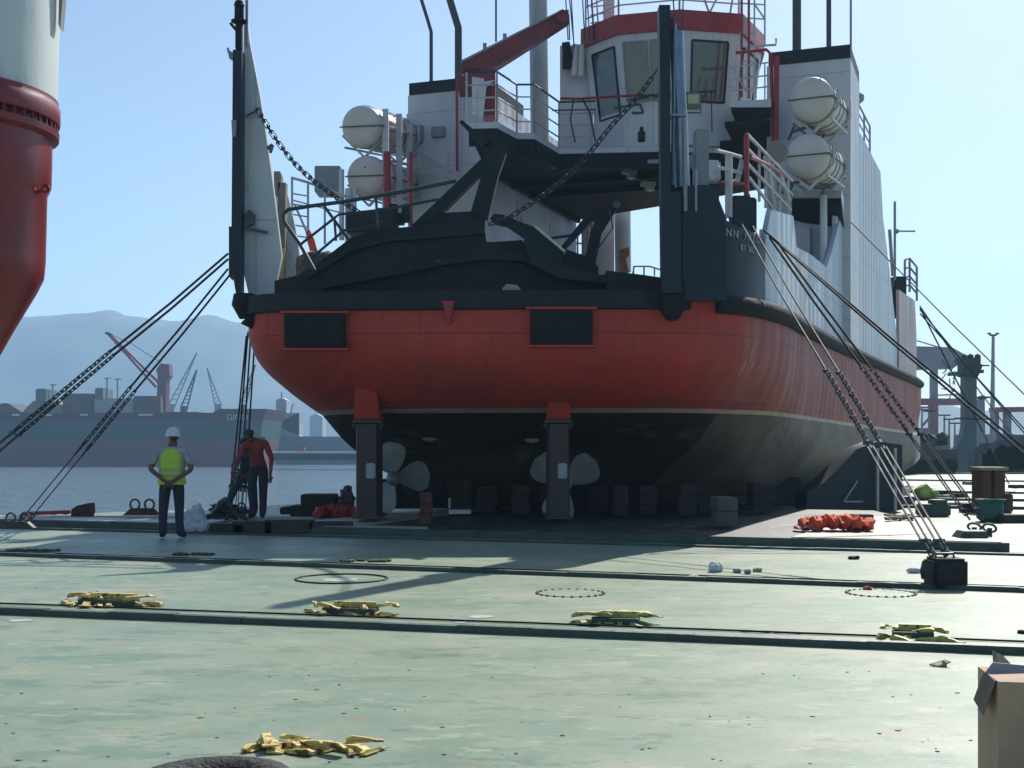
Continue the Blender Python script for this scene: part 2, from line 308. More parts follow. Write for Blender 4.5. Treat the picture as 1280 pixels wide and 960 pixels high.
def haze():
    m = bpy.data.materials.new("haze_air"); m.use_nodes = True; N = m.node_tree.nodes; N.remove(N["Principled BSDF"])
    v = N.new("ShaderNodeVolumePrincipled"); v.inputs["Color"].default_value = (.45, .72, 1, 1); v.inputs["Density"].default_value = .00045; v.inputs["Anisotropy"].default_value = .2
    m.node_tree.links.new(v.outputs[0], N["Material Output"].inputs["Volume"])
    b = MB(); b.hexa([(-2600, -150, -5), (2600, -150, -5), (2600, 2300, -5), (-2600, 2300, -5), (-2600, -150, 260), (2600, -150, 260), (2600, 2300, 260), (-2600, 2300, 260)]); b.build("haze", m, kind='stuff')
haze()
# raised doubler plate the ship's blocks stand on
m = MB(); a_, b_ = G(-500, 645), G(1700, 702); back = Vector((-.05, 1, 0)).normalized()
def strip(a, b, d, z0, z1, mi=0):
    m.hexa([a+Vector((0, 0, z0)), b+Vector((0, 0, z0)), b+d+Vector((0, 0, z0)), a+d+Vector((0, 0, z0)), a+Vector((0, 0, z1)), b+Vector((0, 0, z1)), b+d+Vector((0, 0, z1)), a+d+Vector((0, 0, z1))], mi)
l0, r0 = G(-60, 656), G(1340, 692); dd = (r0-l0).normalized(); pn = Vector((-dd.y, dd.x, 0))
def on(px_):   # point of the platform's front line in the column px_
    k = (px_-CX)/F; t = (k*l0.y-l0.x)/(dd.x-k*dd.y); return l0+dd*t
plat = MB(); 
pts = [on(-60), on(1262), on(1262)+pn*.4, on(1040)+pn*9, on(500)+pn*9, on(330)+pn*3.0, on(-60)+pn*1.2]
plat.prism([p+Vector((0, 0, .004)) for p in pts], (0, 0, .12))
plat.mi = [1 if f and len(f) == 4 and len(pts) != 4 else 0 for f in plat.f]  # edge faces get the dark green, partly to carry their shade
plat.build("platform", [pm("platform_shade_plate", (.03, .038, .034), (.018, .025, .022), .8, .6, bump=.2, c3=(.15, .14, .11), t3=.6, s3=2.2), greenb], kind='structure')  # plate colour darkened to paint in the shade under the hull
# ================================================================== SEAM BARS
def seam(x0, y0, x1, y1, h, wd, label, grp="raised weld bars crossing the green deck", hose=None, mat_=greenb):
    a, b = G(x0, y0), G(x1, y1); d = (b-a).normalized(); q = Vector((-d.y, d.x, 0)); a -= d*4; b += d*4
    m = MB(); k = 26
    for i in range(k):
        p = a.lerp(b, i/k)+Vector((0, 0, 0)); p2 = a.lerp(b, (i+.9992)/k); o = q*(random.uniform(-.008, .008)); hh = h*random.uniform(.9, 1.08)
        m.hexa([p+o, p2+o, p2+o+q*wd, p+o+q*wd]+[v+Vector((0, 0, hh)) for v in (p+o, p2+o, p2+o+q*wd, p+o+q*wd)])
    m.build("deck_bar", mat_, loc=a, label=label, cat="weld bar", group=grp)
    if hose:
        pts = [a.lerp(b, i/60)+q*(hose+.03*mnoise(Vector((i*.23, y0, 0))))+Vector((0, 0, .012)) for i in range(61)]
        mm = MB(); mm.tube(pts, .009, 6); mm.build("cable", black, loc=a, label=label.replace("raised green bar", "thin black cable behind the bar"), cat="cable")
seam(0, 768, 1280, 819, .058, .09, "raised green bar across the deck nearest the camera, beside the yellow fittings", hose=.62)
seam(0, 695, 1280, 741, .05, .08, "raised green bar across the deck, passing under the black block", hose=.5)
seam(0, 661, 1280, 695, .035, .07, "raised green bar across the deck at the foot of the platform under the ship")
for i, (x0, y0, x1, y1) in enumerate([(1130, 592.5, 1330, 593), (1130, 601, 1330, 603), (1130, 616, 1330, 618), (1120, 625, 1360, 628), (1130, 635, 1400, 639)]):
    seam(x0, y0, x1, y1, .07, .2, "dark bar on the bright far deck, %s" % ["the farthest", "second farthest", "the middle one", "second nearest", "the nearest"][i], grp="dark bars on the far deck")
# ================================================================== THE FERRY
K = 1600/1150.
ferry = thing('ferry', "large red-hulled ferry with white wheelhouse and folded black ramp, standing on blocks", "ferry", (O.x, O.y, 0))
def con(old): return [Vector((x, y*K, 0)) for x, y in old]
L0 = con([(9.5, 44), (6.0, 39), (1.2, 33), (-2.6, 27), (-4.2, 22), (-4.75, 18.4), (-4.85, 17.0), (-4.35, 16.2), (-2.6, 15.9), (-.5, 15.8), (1.5, 15.75), (3.05, 15.85), (4.15, 16.3), (5.2, 17.55), (6.2, 19.4), (8.6, 23.6), (12.4, 30), (15.9, 36.0), (16.4, 38), (14, 42)])
#          per point: scale-in amounts for lower levels, written as absolute offsets (dx, dy) old units
def lev(tab, z0, z1):  # tab: {index: (x, y)} overrides on old coordinates; others keep the level above
    return tab
def blend(a, b, t): return a+(b-a)*t
lv = []
oldL0 = [(p.x, p.y/K) for p in L0]
def mk(offs, zend, zfar):
    pts = []
    for (x, y), (dx, dy) in zip(oldL0, offs):
        yy = y+dy; z = zend+(zfar-zend)*min(1, max(0, (y-17.5)/18)); pts.append(Vector((x+dx, yy*K, z)))
    lv.append(pts)
Z = (0, 0)
# indices       0        1        2         3          4          5           6          7           8         9        10        11         12          13          14          15          16         17         18       19
mk([Z]*20, 4.05, 4.05)
mk([(0, 0)]*20, 3.5, 3.5)
mk([(.0, 0), (.05, 0), (.1, 0), (.15, 0), (.15, .1), (.12, .15), (.16, .22), (.25, .2), (.1, .12), (0, .1), (0, .1), (0, .1), (-.06, .08), (-.04, .03), (-.02, 0), (0, 0), (0, 0), (-.1, -.1), (-.1, -.3), (0, -.3)], 3.0, 3.0)
mk([(.0, 0), (.2, 0), (.3, 0), (.4, 0), (.45, .3), (.48, .3), (.62, .55), (.75, .6), (.3, .45), (0, .4), (0, .4), (-.05, .4), (-.15, .4), (-.1, .2), (-.06, .05), (-.03, 0), (0, 0), (-.2, -.2), (-.3, -.6), (0, -.8)], 2.55, 2.5)
mk([(.0, 0), (.3, 0), (.5, 0), (.7, 0), (.85, .6), (.9, .6), (1.05, 1.05), (1.1, 1.1), (.4, .9), (0, .85), (0, .85), (-.15, .8), (-.28, .72), (-.2, .4), (-.12, .12), (-.05, .05), (0, 0), (-.3, -.5), (-.5, -1), (0, -1.3)], 2.185, 2.02)
mk([(.0, 0), (.3, 0), (.5, 0), (.75, 0), (.9, .7), (.98, .75), (1.15, 1.2), (1.2, 1.3), (.4, 1.05), (0, 1.0), (0, 1.0), (-.2, .9), (-.32, .82), (-.23, .45), (-.14, .13), (-.06, .06), (0, 0), (-.3, -.6), (-.5, -1.1), (0, -1.4)], 2.11, 1.93)
mk([(.0, 0), (.5, 0), (.8, 0), (1.1, .1), (1.2, 1.1), (1.4, 1.3), (1.55, 2.2), (1.7, 2.8), (.8, 2.9), (0, 3.0), (-.3, 2.9), (-.8, 2.5), (-.65, 1.5), (-.36, .9), (-.25, .3), (-.2, .1), (-.1, 0), (-.6, -1.2), (-.8, -2), (0, -2)], 1.5, 1.4)
mk([(.0, 0), (.8, 0), (1.2, 0), (1.6, .2), (1.7, 1.8), (1.9, 2.2), (2.2, 3.6), (1.8, 3.3), (1.0, 3.3), (0, 3.3), (-.5, 3.2), (-1.3, 3.1), (-1.05, 2.5), (-.5, 1.3), (-.5, .5), (-.7, .3), (-.6, 0), (-1.2, -2), (-1.2, -3), (0, -3)], .95, .95)
mk([(.0, 0), (1.4, 0), (2, 0), (2.4, .2), (2.5, 3.0), (2.9, 3.6), (3.2, 5.2), (2.2, 4.0), (1.1, 3.9), (0, 3.9), (-.7, 3.8), (-1.7, 3.9), (-1.5, 3.6), (-.75, 1.9), (-.9, .8), (-1.6, .6), (-1.6, 0), (-2.5, -3), (-2.2, -4), (0, -4)], .27, .45)
m = MB(); KS = 5
rings = []
for pts in lv:
    n = len(pts); out = []
    for i in range(n):
        p0, p1, p2, p3 = pts[(i-1) % n], pts[i], pts[(i+1) % n], pts[(i+2) % n]
        for j in range(KS):
            t = j/KS; out.append(.5*((2*p1)+(p2-p0)*t+(2*p0-5*p1+4*p2-p3)*t*t+(3*p1-p0-3*p2+p3)*t**3))
    rings.append(out)
def vint(k, t):     # vertical smooth interpolation except round the stripe
    return [a.lerp(b, t) for a, b in zip(rings[k], rings[k+1])]
levels = []; matid = []
for k in range(len(rings)-1):
    ns = 1 if k in (0, 4) else 4
    for j in range(ns):
        t = j/ns
        if ns == 1: levels.append(rings[k])
        else:
            p0 = rings[max(k-1, 0)]; p1 = rings[k]; p2 = rings[k+1]; p3 = rings[min(k+2, len(rings)-1)]
            levels.append([.5*((2*b)+(c-a)*t+(2*a-5*b+4*c-d)*t*t+(3*b-a-3*c+d)*t**3) for a, b, c, d in zip(p0, p1, p2, p3)])
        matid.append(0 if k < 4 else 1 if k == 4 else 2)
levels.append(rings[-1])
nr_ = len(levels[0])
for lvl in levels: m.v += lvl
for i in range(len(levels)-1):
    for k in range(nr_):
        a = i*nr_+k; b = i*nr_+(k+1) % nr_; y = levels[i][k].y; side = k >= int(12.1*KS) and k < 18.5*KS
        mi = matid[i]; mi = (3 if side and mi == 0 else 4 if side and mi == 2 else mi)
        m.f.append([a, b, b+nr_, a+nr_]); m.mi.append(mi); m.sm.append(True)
m.f.append(list(range(nr_))); m.mi.append(2); m.sm.append(False)
m.f.append([(len(levels)-1)*nr_+k for k in range(nr_)][::-1]); m.mi.append(2); m.sm.append(False)
hull = m.build('hull', [hull_red, stripe_m, antifoul, hull_side, antifoul_side], ferry)
top = rings[0]
def fx(px_, inset=0.):   # point of the sheer line (near side, from the left corner to the far right) in that column
    k = (px_-CX)/F
    for i in range(int(5*KS), int(17.6*KS)):
        a, b = top[i], top[i+1]; da, db = a.x-k*a.y, b.x-k*b.y
        if da <= 0 <= db:
            t = da/(da-db); p = a.lerp(b, t); d = (b-a).normalized(); q = Vector((-d.y, d.x, 0)); return p+q*inset
    return top[int(17.6*KS)]
def zat(p, py): return CH+(HY-py)/F*p.y
# strakes
def sweep(idx0, idx1, prof, name, mt, step=1):   # prof: (outward, z)
    m = MB(); pts = top[idx0:idx1:step]; n = len(prof)
    for i, p in enumerate(pts):
        d = (pts[min(i+1, len(pts)-1)]-pts[max(i-1, 0)]).normalized(); q = Vector((d.y, -d.x, 0))
        for o, z in prof: m.v.append(Vector((p.x, p.y, z))+q*o)
    for i in range(len(pts)-1):
        for k in range(n): m.f.append([i*n+k, i*n+(k+1) % n, (i+1)*n+(k+1) % n, (i+1)*n+k]); m.mi.append(0); m.sm.append(n > 6)
    m.f.append(list(range(n))); m.mi.append(0); m.sm.append(False); e = (len(pts)-1)*n; m.f.append([e+k for k in range(n)][::-1]); m.mi.append(0); m.sm.append(False)
    return m.build(name, mt, ferry)
sweep(int(4*KS), int(11.2*KS), [(-.02, 3.84), (.10, 3.86), (.13, 4.02), (.10, 4.17), (-.10, 4.17)], 'gunwale', dark)
sweep(int(11.4*KS), int(17.5*KS), [(.02+.15*math.cos(a*math.pi/5)*1.0, 3.97+.17*math.sin(a*math.pi/5)) for a in range(10)], 'fender', black)
# corner lump left, posts' feet
m = MB(); c = fx(314); m.tube([c+Vector((-.10, .1, -.25)), c+Vector((-.12, .05, .0)), c+Vector((-.12, .05, .18))], [.13, .24, .2], 10)
m.tube([c+Vector((.1, .0, -.42)), c+Vector((-.02, .0, -.25))], [.08, .2], 10); m.build('corner_fender', black, ferry)
m = MB(); c = fx(841); y = c.y-.12
m.px([(826, 352), (857, 352), (857, 385), (849, 398), (838, 399), (829, 388)], y-.25, .45); m.px([(808, 362), (829, 362), (829, 388), (812, 378)], y-.1, .3); m.build('corner_fender', black, ferry)
m = MB(); y = fx(561).y-.14; m.px([(552, 376), (568, 376), (562, 405)], y, .15); m.build('bracket', redp, ferry)
# black fender pads on the transom
for x0, x1, y0, y1 in ((355, 431, 392, 434), (663, 741, 387, 430)):
    yy = min(fx(x0).y, fx(x1).y)-.16; pa, pb = P(x0, y1, yy), P(x1, y0, yy); m = MB()
    m.bevbox(((pa.x+pb.x)/2, yy+.09, (pa.z+pb.z)/2), (pb.x-pa.x, .18, pb.z-pa.z), b=.02)
    f = m.build('fender_pad', black, ferry)
    m = MB(); zt = pb.z+.03; m.box(((pa.x+pb.x)/2, yy+.14, zt), (pb.x-pa.x+.15, .26, .04)); m.build('pad_frame', hull_red, f); m = MB(); m.box(((pa.x+pb.x)/2, yy+.14, pa.z-.03), (pb.x-pa.x+.1, .24, .035)); m.build('pad_frame', hull_red, f)
# rudders
for x0, x1, yr in ((443, 475, 23.2), (683, 713, 23.1)):
    m = MB(); a = P(x0, 525, yr); b = P(x1, 450, yr); xm = (a.x+b.x)/2; hw = (b.x-a.x)/2
    for (zb, zt, w_) in ((2.0, 3.45, hw),):
        m.hexa([Vector((xm-w_, yr-.05, zb)), Vector((xm+w_, yr-.05, zb)), Vector((xm+w_*.9, yr+2.2, zb)), Vector((xm-w_*.9, yr+2.2, zb)), Vector((xm-w_*.55, yr-.75, zt)), Vector((xm+w_*.55, yr-.75, zt)), Vector((xm+w_*.55, yr+1.2, zt)), Vector((xm-w_*.55, yr+1.2, zt))])
    m.build('rudder_trunk', hull_red, ferry)
    m = MB(); m.box((xm, yr+.12, 1.955), (hw*2.3, .4, .06)); m.bar((xm-hw*1.2, yr+.1, 1.9), (xm-hw*.7, yr+.1, 1.8), .07); m.bar((xm+hw*1.2, yr+.1, 1.9), (xm+hw*.7, yr+.1, 1.8), .07); m.build('rudder_flange', rudm, ferry)
    m = MB()
    pr = [(-hw*.75, 0), (-hw*.95, .25), (-hw*.95, .7), (-hw*.3, 1.35), (hw*.3, 1.35), (hw*.95, .7), (hw*.95, .25), (hw*.75, 0)]
    m.prism([Vector((xm+x, yr-.1+y, .24)) for x, y in pr], (0, 0, 1.66)); m.box((xm, yr+.5, .22), (hw*2.1, 1.4, .04)); rb = m.build('rudder_blade', rudm, ferry)
    m = MB(); m.bevbox((xm+hw*.32, yr-.115, 1.06), (.17, .06, .28), b=.02); m.build('anode', anodem, rb)
# propellers
def propeller(c, r, angs, tilt=1):
    m = MB(); M = Matrix.Rotation(R(90), 3, 'X'); m.lathe(c, [(.03, .32), (.1, .26), (.14, .1), (.15, -.1), (.15, -.3)], 14, M=M); pr = m.build('propeller', bronze, ferry)
    for an in angs:
        m = MB(); n1, n2 = 10, 6; vs = []; R1 = Matrix.Rotation(-R(an), 3, 'Y')
        for side in (0, 1):
            for i in range(n1+1):
                t = i/n1; rr = .1+(r-.1)*t; wv = .30*math.sin(math.pi*min(1, t*.86+.10)**1.5)**.6*r*1.35+.03 if t < 1 else .02
                for j in range(n2+1):
                    s = -1+2*j/n2; tw = R(60-32*t); x = s*wv; v = Vector((x*math.cos(tw*.55), x*math.sin(tw)*.55*tilt+(.02*(1-s*s) if side else -.0), rr)); vs.append(Vector(c)+R1@v)
        o = (n1+1)*(n2+1)
        fs = []
        for sd_ in (0, 1):
            for i in range(n1):
                for j in range(n2): a = sd_*o+i*(n2+1)+j; fs.append((a, a+1, a+n2+2, a+n2+1))
        m.add(vs, fs, 0, True); m.build('blade', bronze, pr)
propeller(P(492, 598, 25.1), .72, (8, 152, 275)); propeller(P(706, 605, 25.0), .76, (50, 165, 306))
m = MB()
for x in (490, 706): c = P(x, 600, 25.3); m.tube([c, c+Vector((.3, 6, .35))], .13, 10); m.bar(c+Vector((0, 1.2, 0)), c+Vector((0.1, 1.6, 1.2)), .1, .4)
m.build('propeller_shaft', rudm, ferry)
for (x, y, yy, s, mt_) in ((537, 547, 25.6, .16, anodem), (665, 549, 25.6, .16, anodem), (782, 524, 24.6, .17, anodem)):
    c = P(x, y, yy); m = MB(); m.ico(c, s, 2, sq=(1, .6, .55)); m.build('anode', mt_, ferry)
# ------------------------------------------------------------------ bulwarks following the sheer line
def wall(tops, name, mt, z0=4.03, th=.1, inset=.15, step=6):
    m = MB(); cols = []
    for (xa, ya), (xb, yb) in zip(tops, tops[1:]):
        n = max(1, int(abs(xb-xa)/step))
        for i in range(n): t = i/n; cols.append((xa+(xb-xa)*t, ya+(yb-ya)*t))
    cols.append(tops[-1])
    for x, y in cols:
        p = fx(x, inset); q = fx(x, inset+th); zt = zat(p, y); m.v += [Vector((p.x, p.y, z0)), Vector((p.x, p.y, zt)), Vector((q.x, q.y, zt)), Vector((q.x, q.y, z0))]
    n = len(cols)
    for i in range(n-1):
        for k in range(4): m.f.append([i*4+k, i*4+(k+1) % 4, (i+1)*4+(k+1) % 4, (i+1)*4+k]); m.mi.append(0); m.sm.append(False)
    m.f += [[0, 1, 2, 3], [n*4-4, n*4-1, n*4-2, n*4-3]]; m.mi += [0, 0]; m.sm += [False, False]
    return m.build(name, mt, ferry)
nav = wall([(838, 232), (898, 231), (901, 250), (912, 273), (925, 281), (945, 287), (966, 299)], 'bow_bulwark', navy)
wall([(966.5, 300), (974, 262), (1001, 270), (1005, 309), (1022, 318), (1041, 334), (1047, 318), (1052, 296), (1058, 272), (1062.5, 271)], 'side_bulwark', sidew)
wall([(1063, 131), (1085, 172), (1107, 215), (1110, 272), (1119, 347), (1127, 425)], 'side_wall', sidew)
wall([(1127.5, 362), (1147, 376), (1149, 420)], 'stern_bulwark', pm("stern_pink_paint", (.50, .40, .40), (.40, .22, .22), 1.4, .5, stretch=(1, 1, .15)), inset=.1)
# lettering on the bow bulwark
def wtext(s_, px0, px1, py, size, name):
    lm = pm("letter_grey", (.42, .45, .48), (.3, .33, .36), 6, .6)
    for i, ch in enumerate(s_):
        if ch == ' ': continue
        xa = px0+(px1-px0)*i/len(s_); a, b = fx(xa, .15), fx(xa+(px1-px0)/len(s_)*.9, .15); d = (b-a).normalized(); q = Vector((d.y, -d.x, 0)); pa = fx(px0, .15); zz = zat(pa, py)
        text_mesh(ch, size, lm, name, nav, Vector((a.x, a.y, zz))+q*.02, d, (0, 0, 1))
wtext("NINI MAZOI", 914, 964, 295, .20, "ship_name_letter"); wtext("KINGS", 934, 958, 313, .17, "port_name_letter")
# ------------------------------------------------------------------ end posts
m = MB(); m.px([(291, 62), (302, 62), (301, 375), (296, 375), (289, 330)], 23.4, .3); m.px([(286, 283), (291, 283), (290, 350), (286, 345)], 23.5, .12)
lp = m.build('mooring_post', navy, ferry)
m = MB(); m.px([(285, 62), (292, 66), (292, 76), (286, 72)], 23.45, .1); m.bar(P(285, 60, 23.5), P(286, 66, 23.5), .04); m.build('floodlight', grey, lp); m = MB(); m.px([(289, 150), (295, 150), (294, 170), (290, 170)], 23.3, .2); m.build('floodlight', grey, lp)
m = MB(); c = P(299, 26, 23.5); M = Matrix.Identity(3); m.lathe(c, [(.14, -.03), (.15, .0), (.09, .02), (.085, .26), (.1, .28), (.07, .36), (.03, .38)], 14); m.bar(P(299, 62, 23.5), c, .12); m.bar(P(288, 29, 23.5), P(299, 42, 23.5), .05); m.build('lantern', black, lp)
m = MB(); m.tube([P(308.5, 58, 23.7), P(308.5, -40, 23.7)], .03, 6); m.build('antenna', grey, lp)
m = MB(); m.px([(305, 30), (309, 20), (312, 52), (325, 120), (333, 172), (339, 215), (345, 262), (352, 320), (347, 345), (341, 373), (312, 373), (302, 330)], 23.75, .14); 
wp = m.build('wing_plate', whitep, ferry)
m = MB(); m.px([(339, 235), (360, 245), (366, 270), (372, 300), (376, 335), (372, 347), (345, 349)], 24.6, .1); m.build('wing_plate', whitep, ferry)
m = MB(); m.px([(305, 268), (312, 262), (318, 268), (316, 280), (308, 282)], 23.6, .12); m.build('fairlead', steel, wp); m = MB(); m.bar(P(307, 285, 23.65), P(335, 291, 23.65), .05); m.build('grab_rail', steel, wp); m = MB(); m.bar(P(334, 186, 23.6), P(341, 181, 23.6), .06); m.bar(P(341, 181, 23.6), P(338, 191, 23.6), .05); m.build('hook', steel, wp); m = MB(); m.bar(P(308, 145, 23.7), P(323, 137, 23.7), .03); m.build('chain_lug', steel, wp)
m = MB(); m.px([(347.5, 228), (357, 228), (356, 310), (346, 310)], 24.2, .22); m.px([(342, 214), (350, 214), (352, 222), (347, 245), (343, 243)], 24.2, .2); m.build('hinge_post', pm("weathered_post", (.20, .19, .16), (.13, .12, .1), 2, .7), ferry)
m = MB(); m.px([(346, 310.2), (356, 310.2), (354, 348), (344, 348)], 24.2, .22); m.build('hinge_post', pm("ochre_post", (.42, .29, .12), (.35, .25, .12), 3, .7), ferry)
m = MB(); m.px([(824, 6), (838, 6), (838, 240), (851, 240), (852, 366), (828, 366)], 21.55, .32); m.px([(838, 22), (842, 22), (842, 38), (838, 38)], 21.7, .2)
rp = m.build('mooring_post', navy, ferry)
m = MB(); m.px([(853, 232), (898, 232), (899, 250), (908, 273), (908, 375), (853, 375)], 21.75, .25); m.build('post_gusset', navy, rp)
m = MB(); m.tube([P(845, 40, 21.9), P(848, 120, 21.9), P(851, 165, 21.9), P(853, 235, 21.9)], .13, 14); m.tube([P(843, 30, 21.8), P(841, 232, 21.8)], .035, 8); m.px([(837, 142), (858, 142), (858, 144.5), (837, 144.5)], 21.7, .3); m.build('ram_cylinder', pm("blue_steel", (.24, .29, .34), (.14, .18, .22), 2, .25, .6), rp)
for x in (856.5, 870):
    m = MB(); y0 = 150 if x < 860 else 212; m.tube([P(x, y0, 21.68), P(x, 264, 21.68)], .035 if x < 860 else .02, 8); m.build('conduit', pm("conduit_grey", (.30, .33, .34), None, 2, .4), rp)
m = MB(); m.bevbox(P(876, 200, 22.6), (.26, .25, 1.05), b=.03); m.bar(P(862, 195, 22.6), P(877, 225, 22.6), .12); m.build('winch_box', grey, ferry)
m = MB(); m.bevbox(P(866.5, 126, 23.4), (.27, .16, .30), b=.02); fl = m.build('floodlight', pm("lamp_housing", (.16, .17, .12), None, 3, .5), ferry)
m = MB(); m.box(P(866.5, 124, 23.3), (.20, .05, .17)); m.build('lamp_glass', pm("lamp_glass", (.42, .42, .27), (.38, .38, .25), 3, .2), fl)
m = MB(); m.tube([P(858, 141, 23.4), P(876, 141, 23.4), P(876, 132, 23.4)], .015, 6); m.bar(P(858, 126, 23.4), P(845, 130, 21.9), .04); m.build('lamp_bracket', steel, fl)
# ------------------------------------------------------------------ casings (engine casings left and right) and bridge deck
cas = []
for (v0, v1, zt, u1) in ((-7.65, -5.27, 11.75, 22.5), (2.75, 4.9, 11.55, 16.2)):
    m = MB(); m.sbox(13.6, u1, v0, v1, 4.06, zt, 0); c_ = m.build('engine_casing', [white], ferry); cas.append(c_)
    m = MB(); t = .34
    m.sbox(13.56, 13.9, v0+.05, v1+.0, zt+.003, zt+t); m.sbox(13.9, min(u1, 17), v1-.16, v1-.003, zt+.003, zt+t); m.sbox(13.9, min(u1, 17), v0+.05, v0+.2, zt+.003, zt+t); m.build('funnel_coaming', dark, c_)
# casing details
m = MB()
for (x, y, w_, h_) in ((522, 168, .35, .5), (548, 165, .4, .3)): c = PU(x, y, 13.55); m.bevbox(c, (w_, .16, h_), rz=-TH, b=.02)
m.build('vent_box', grey, cas[0])
m = MB()
for k in range(3):
    a = PU(527, 192+k*11, 13.3); b = PU(568, 215+k*12, 13.3); m.tube([a, b], .03 if k == 0 else .02, 6, 0)
m.tube([PU(527, 190, 13.3), PU(527, 250, 13.3)], .03, 6); m.build('stair_rail', railw, cas[0])
m = MB(); m.tube([PU(571, 108, 13.35), PU(571.5, 214, 13.35)], .04, 8); m.tube([PU(571, 108, 13.35), PU(577, 90, 13.35), PU(585, 86, 13.35), PU(620, 86, 13.2)], .045, 8)
m.build('fire_main', redp, cas[0])
for x, y0 in ((484, 190), (513.5, 190)):
    m = MB(); m.tube([P(x, y0, 32.6), P(x, 282, 32.6)], .10 if x < 500 else .055, 10); m.build('vent_pipe', redp, ferry)
m = MB()
m.box(S(17.9, -5.20, 7.4), (.05, 8.6, .05), rz=-TH)
m.box(S(19.5, -5.235, 6.5), (.04, .05, 4.6), rz=-TH); m.build('wall_stiffener', innerw, cas[0])
m = MB(); m.sbox(13.65, 22.45, -5.268, -5.24, 4.2, 11.2); m.build('inner_panel', innerw, cas[0])
# exhaust pipes
def exh(pts, r, Y): m = MB(); m.tube([P(x, y, Y) for x, y in pts], r, 10); m.build('exhaust_pipe', pm("exhaust_dark", (.04, .055, .06), (.06, .07, .075), 2, .6), ferry)
exh([(539, 112), (539, 40), (535, 26), (525, -6), (524, -60)], .055, 37.6); exh([(573, 105), (573, 35), (568, 18), (561, -5), (558, -60)], .11, 36.9)
exh([(996, 85), (996, -60)], .115, 34.3); exh([(1036, 80), (1036, -60)], .065, 34.0)
m = MB(); m.tube([P(1063.5, 72, 33.4), P(1063.5, -60, 33.4)], .03, 6); m.build('antenna', pm("antenna_mauve", (.3, .24, .3), None, 2, .5), ferry)
m = MB(); m.tube([P(620, 52, 35), P(620, -60, 35)], .03, 6); m.build('antenna', raild, ferry)
# bridge deck
zb = 9.6
fr = [G(583, 153, zb), G(621, 152, zb), G(646, 166, zb), G(668, 166, zb), G(699, 185, zb), G(828, 182, zb), G(905, 184, zb)]
bk = [S(18.6, 2.75, zb), S(22.3, -5.22, zb), S(13.6, -5.22, zb)]
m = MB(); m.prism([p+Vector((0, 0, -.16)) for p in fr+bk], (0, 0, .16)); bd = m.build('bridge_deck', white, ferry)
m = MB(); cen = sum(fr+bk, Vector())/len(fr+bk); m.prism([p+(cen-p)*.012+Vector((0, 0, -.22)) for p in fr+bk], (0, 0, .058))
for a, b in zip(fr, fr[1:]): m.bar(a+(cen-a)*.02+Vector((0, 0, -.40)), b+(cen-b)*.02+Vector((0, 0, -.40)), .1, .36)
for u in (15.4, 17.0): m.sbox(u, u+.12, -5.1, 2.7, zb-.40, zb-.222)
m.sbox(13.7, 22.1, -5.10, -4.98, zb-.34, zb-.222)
m.build('soffit', soff_shade, bd)
m = MB(); a = PU(690, 208, 13.2); b = PU(826, 202, 13.2); m.bar(a, b, .12, .1); m.build('beam_flange', grey, bd)
for x, y in ((787, 215), (810, 230)):
    m = MB(); c = PU(x, y, 14.8); m.bevbox(c, (.4, .25, .12), rz=.4, b=.02); m.box(c+Vector((.05, 0, -.13)), (.22, .18, .12), rz=.8); m.build('soffit_lamp', pm("lamp_pale", (.5, .5, .48), None, 2, .4), bd)
# bridge rails
m = MB(); zo = Vector((0, 0, 0))
rp_ = [G(583, 153, zb), G(621, 152, zb), G(646, 166, zb), G(668, 166, zb), G(699, 185, zb), G(745, 184, zb)]
rail(m, [p+Vector((0, .12, 0)) for p in rp_], 1.28, 4, 1.1, .028, 0, 1); m.build('bridge_rail', [railw, raild], bd)
m = MB()
m.tube([P(700, 123, 34.3), P(725, 123.5, 34.3), P(760, 121, 34.3), P(800, 119, 34.3)], .035, 8); m.build('fire_main', redp, bd)
m = MB(); m.tube([P(717, 124, 34.4), P(713, 150, 34.4), P(719, 178, 34.4)], .025, 6); m.tube([P(728, 124, 34.4), P(737, 140, 34.4), P(744, 176, 34.4)], .03, 6); m.tube([P(690, 138, 34.5), P(745, 137, 34.5)], .02, 6); m.build('hose', raild, bd)
# deck locker with white boxes, left of wheelhouse
m = MB(); a = P(700, 185, 36.0); m.hexa([P(700, 186, 36), P(742, 186, 36), P(742, 186, 37), P(700, 186, 37), P(700, 57, 36), P(740, 57, 36), P(740, 59, 37), P(700, 59, 37)]); m.build('locker', white, bd)
m = MB(); M = Matrix.Rotation(R(90), 3, 'X'); m.lathe(P(709, 66, 35.7), [(.14, -.12), (.3, -.1), (.3, .1), (.14, .12)], 18, M=Matrix.Rotation(R(80), 3, 'Y')); m.box(P(709, 77, 35.7), (.25, .3, .35)); m.build('cable_reel', black, bd)
m = MB(); m.tube([P(718, 95, 35.6), P(719, 56, 35.6)], .09, 10); m.tube([P(726, 96, 35.6), P(727, 56, 35.6)], .09, 10); m.build('gas_bottle', white, bd)
# big pole mast
m = MB(); m.tube([P(675, 190, 37.5), P(672, -60, 37.5)], .27, 16); m.tube([P(666, 190, 37.1), P(667, -60, 37.1)], .045, 6); m.build('mast', pm("mast_paint", (.42, .45, .45), (.34, .37, .37), 1, .5), ferry)
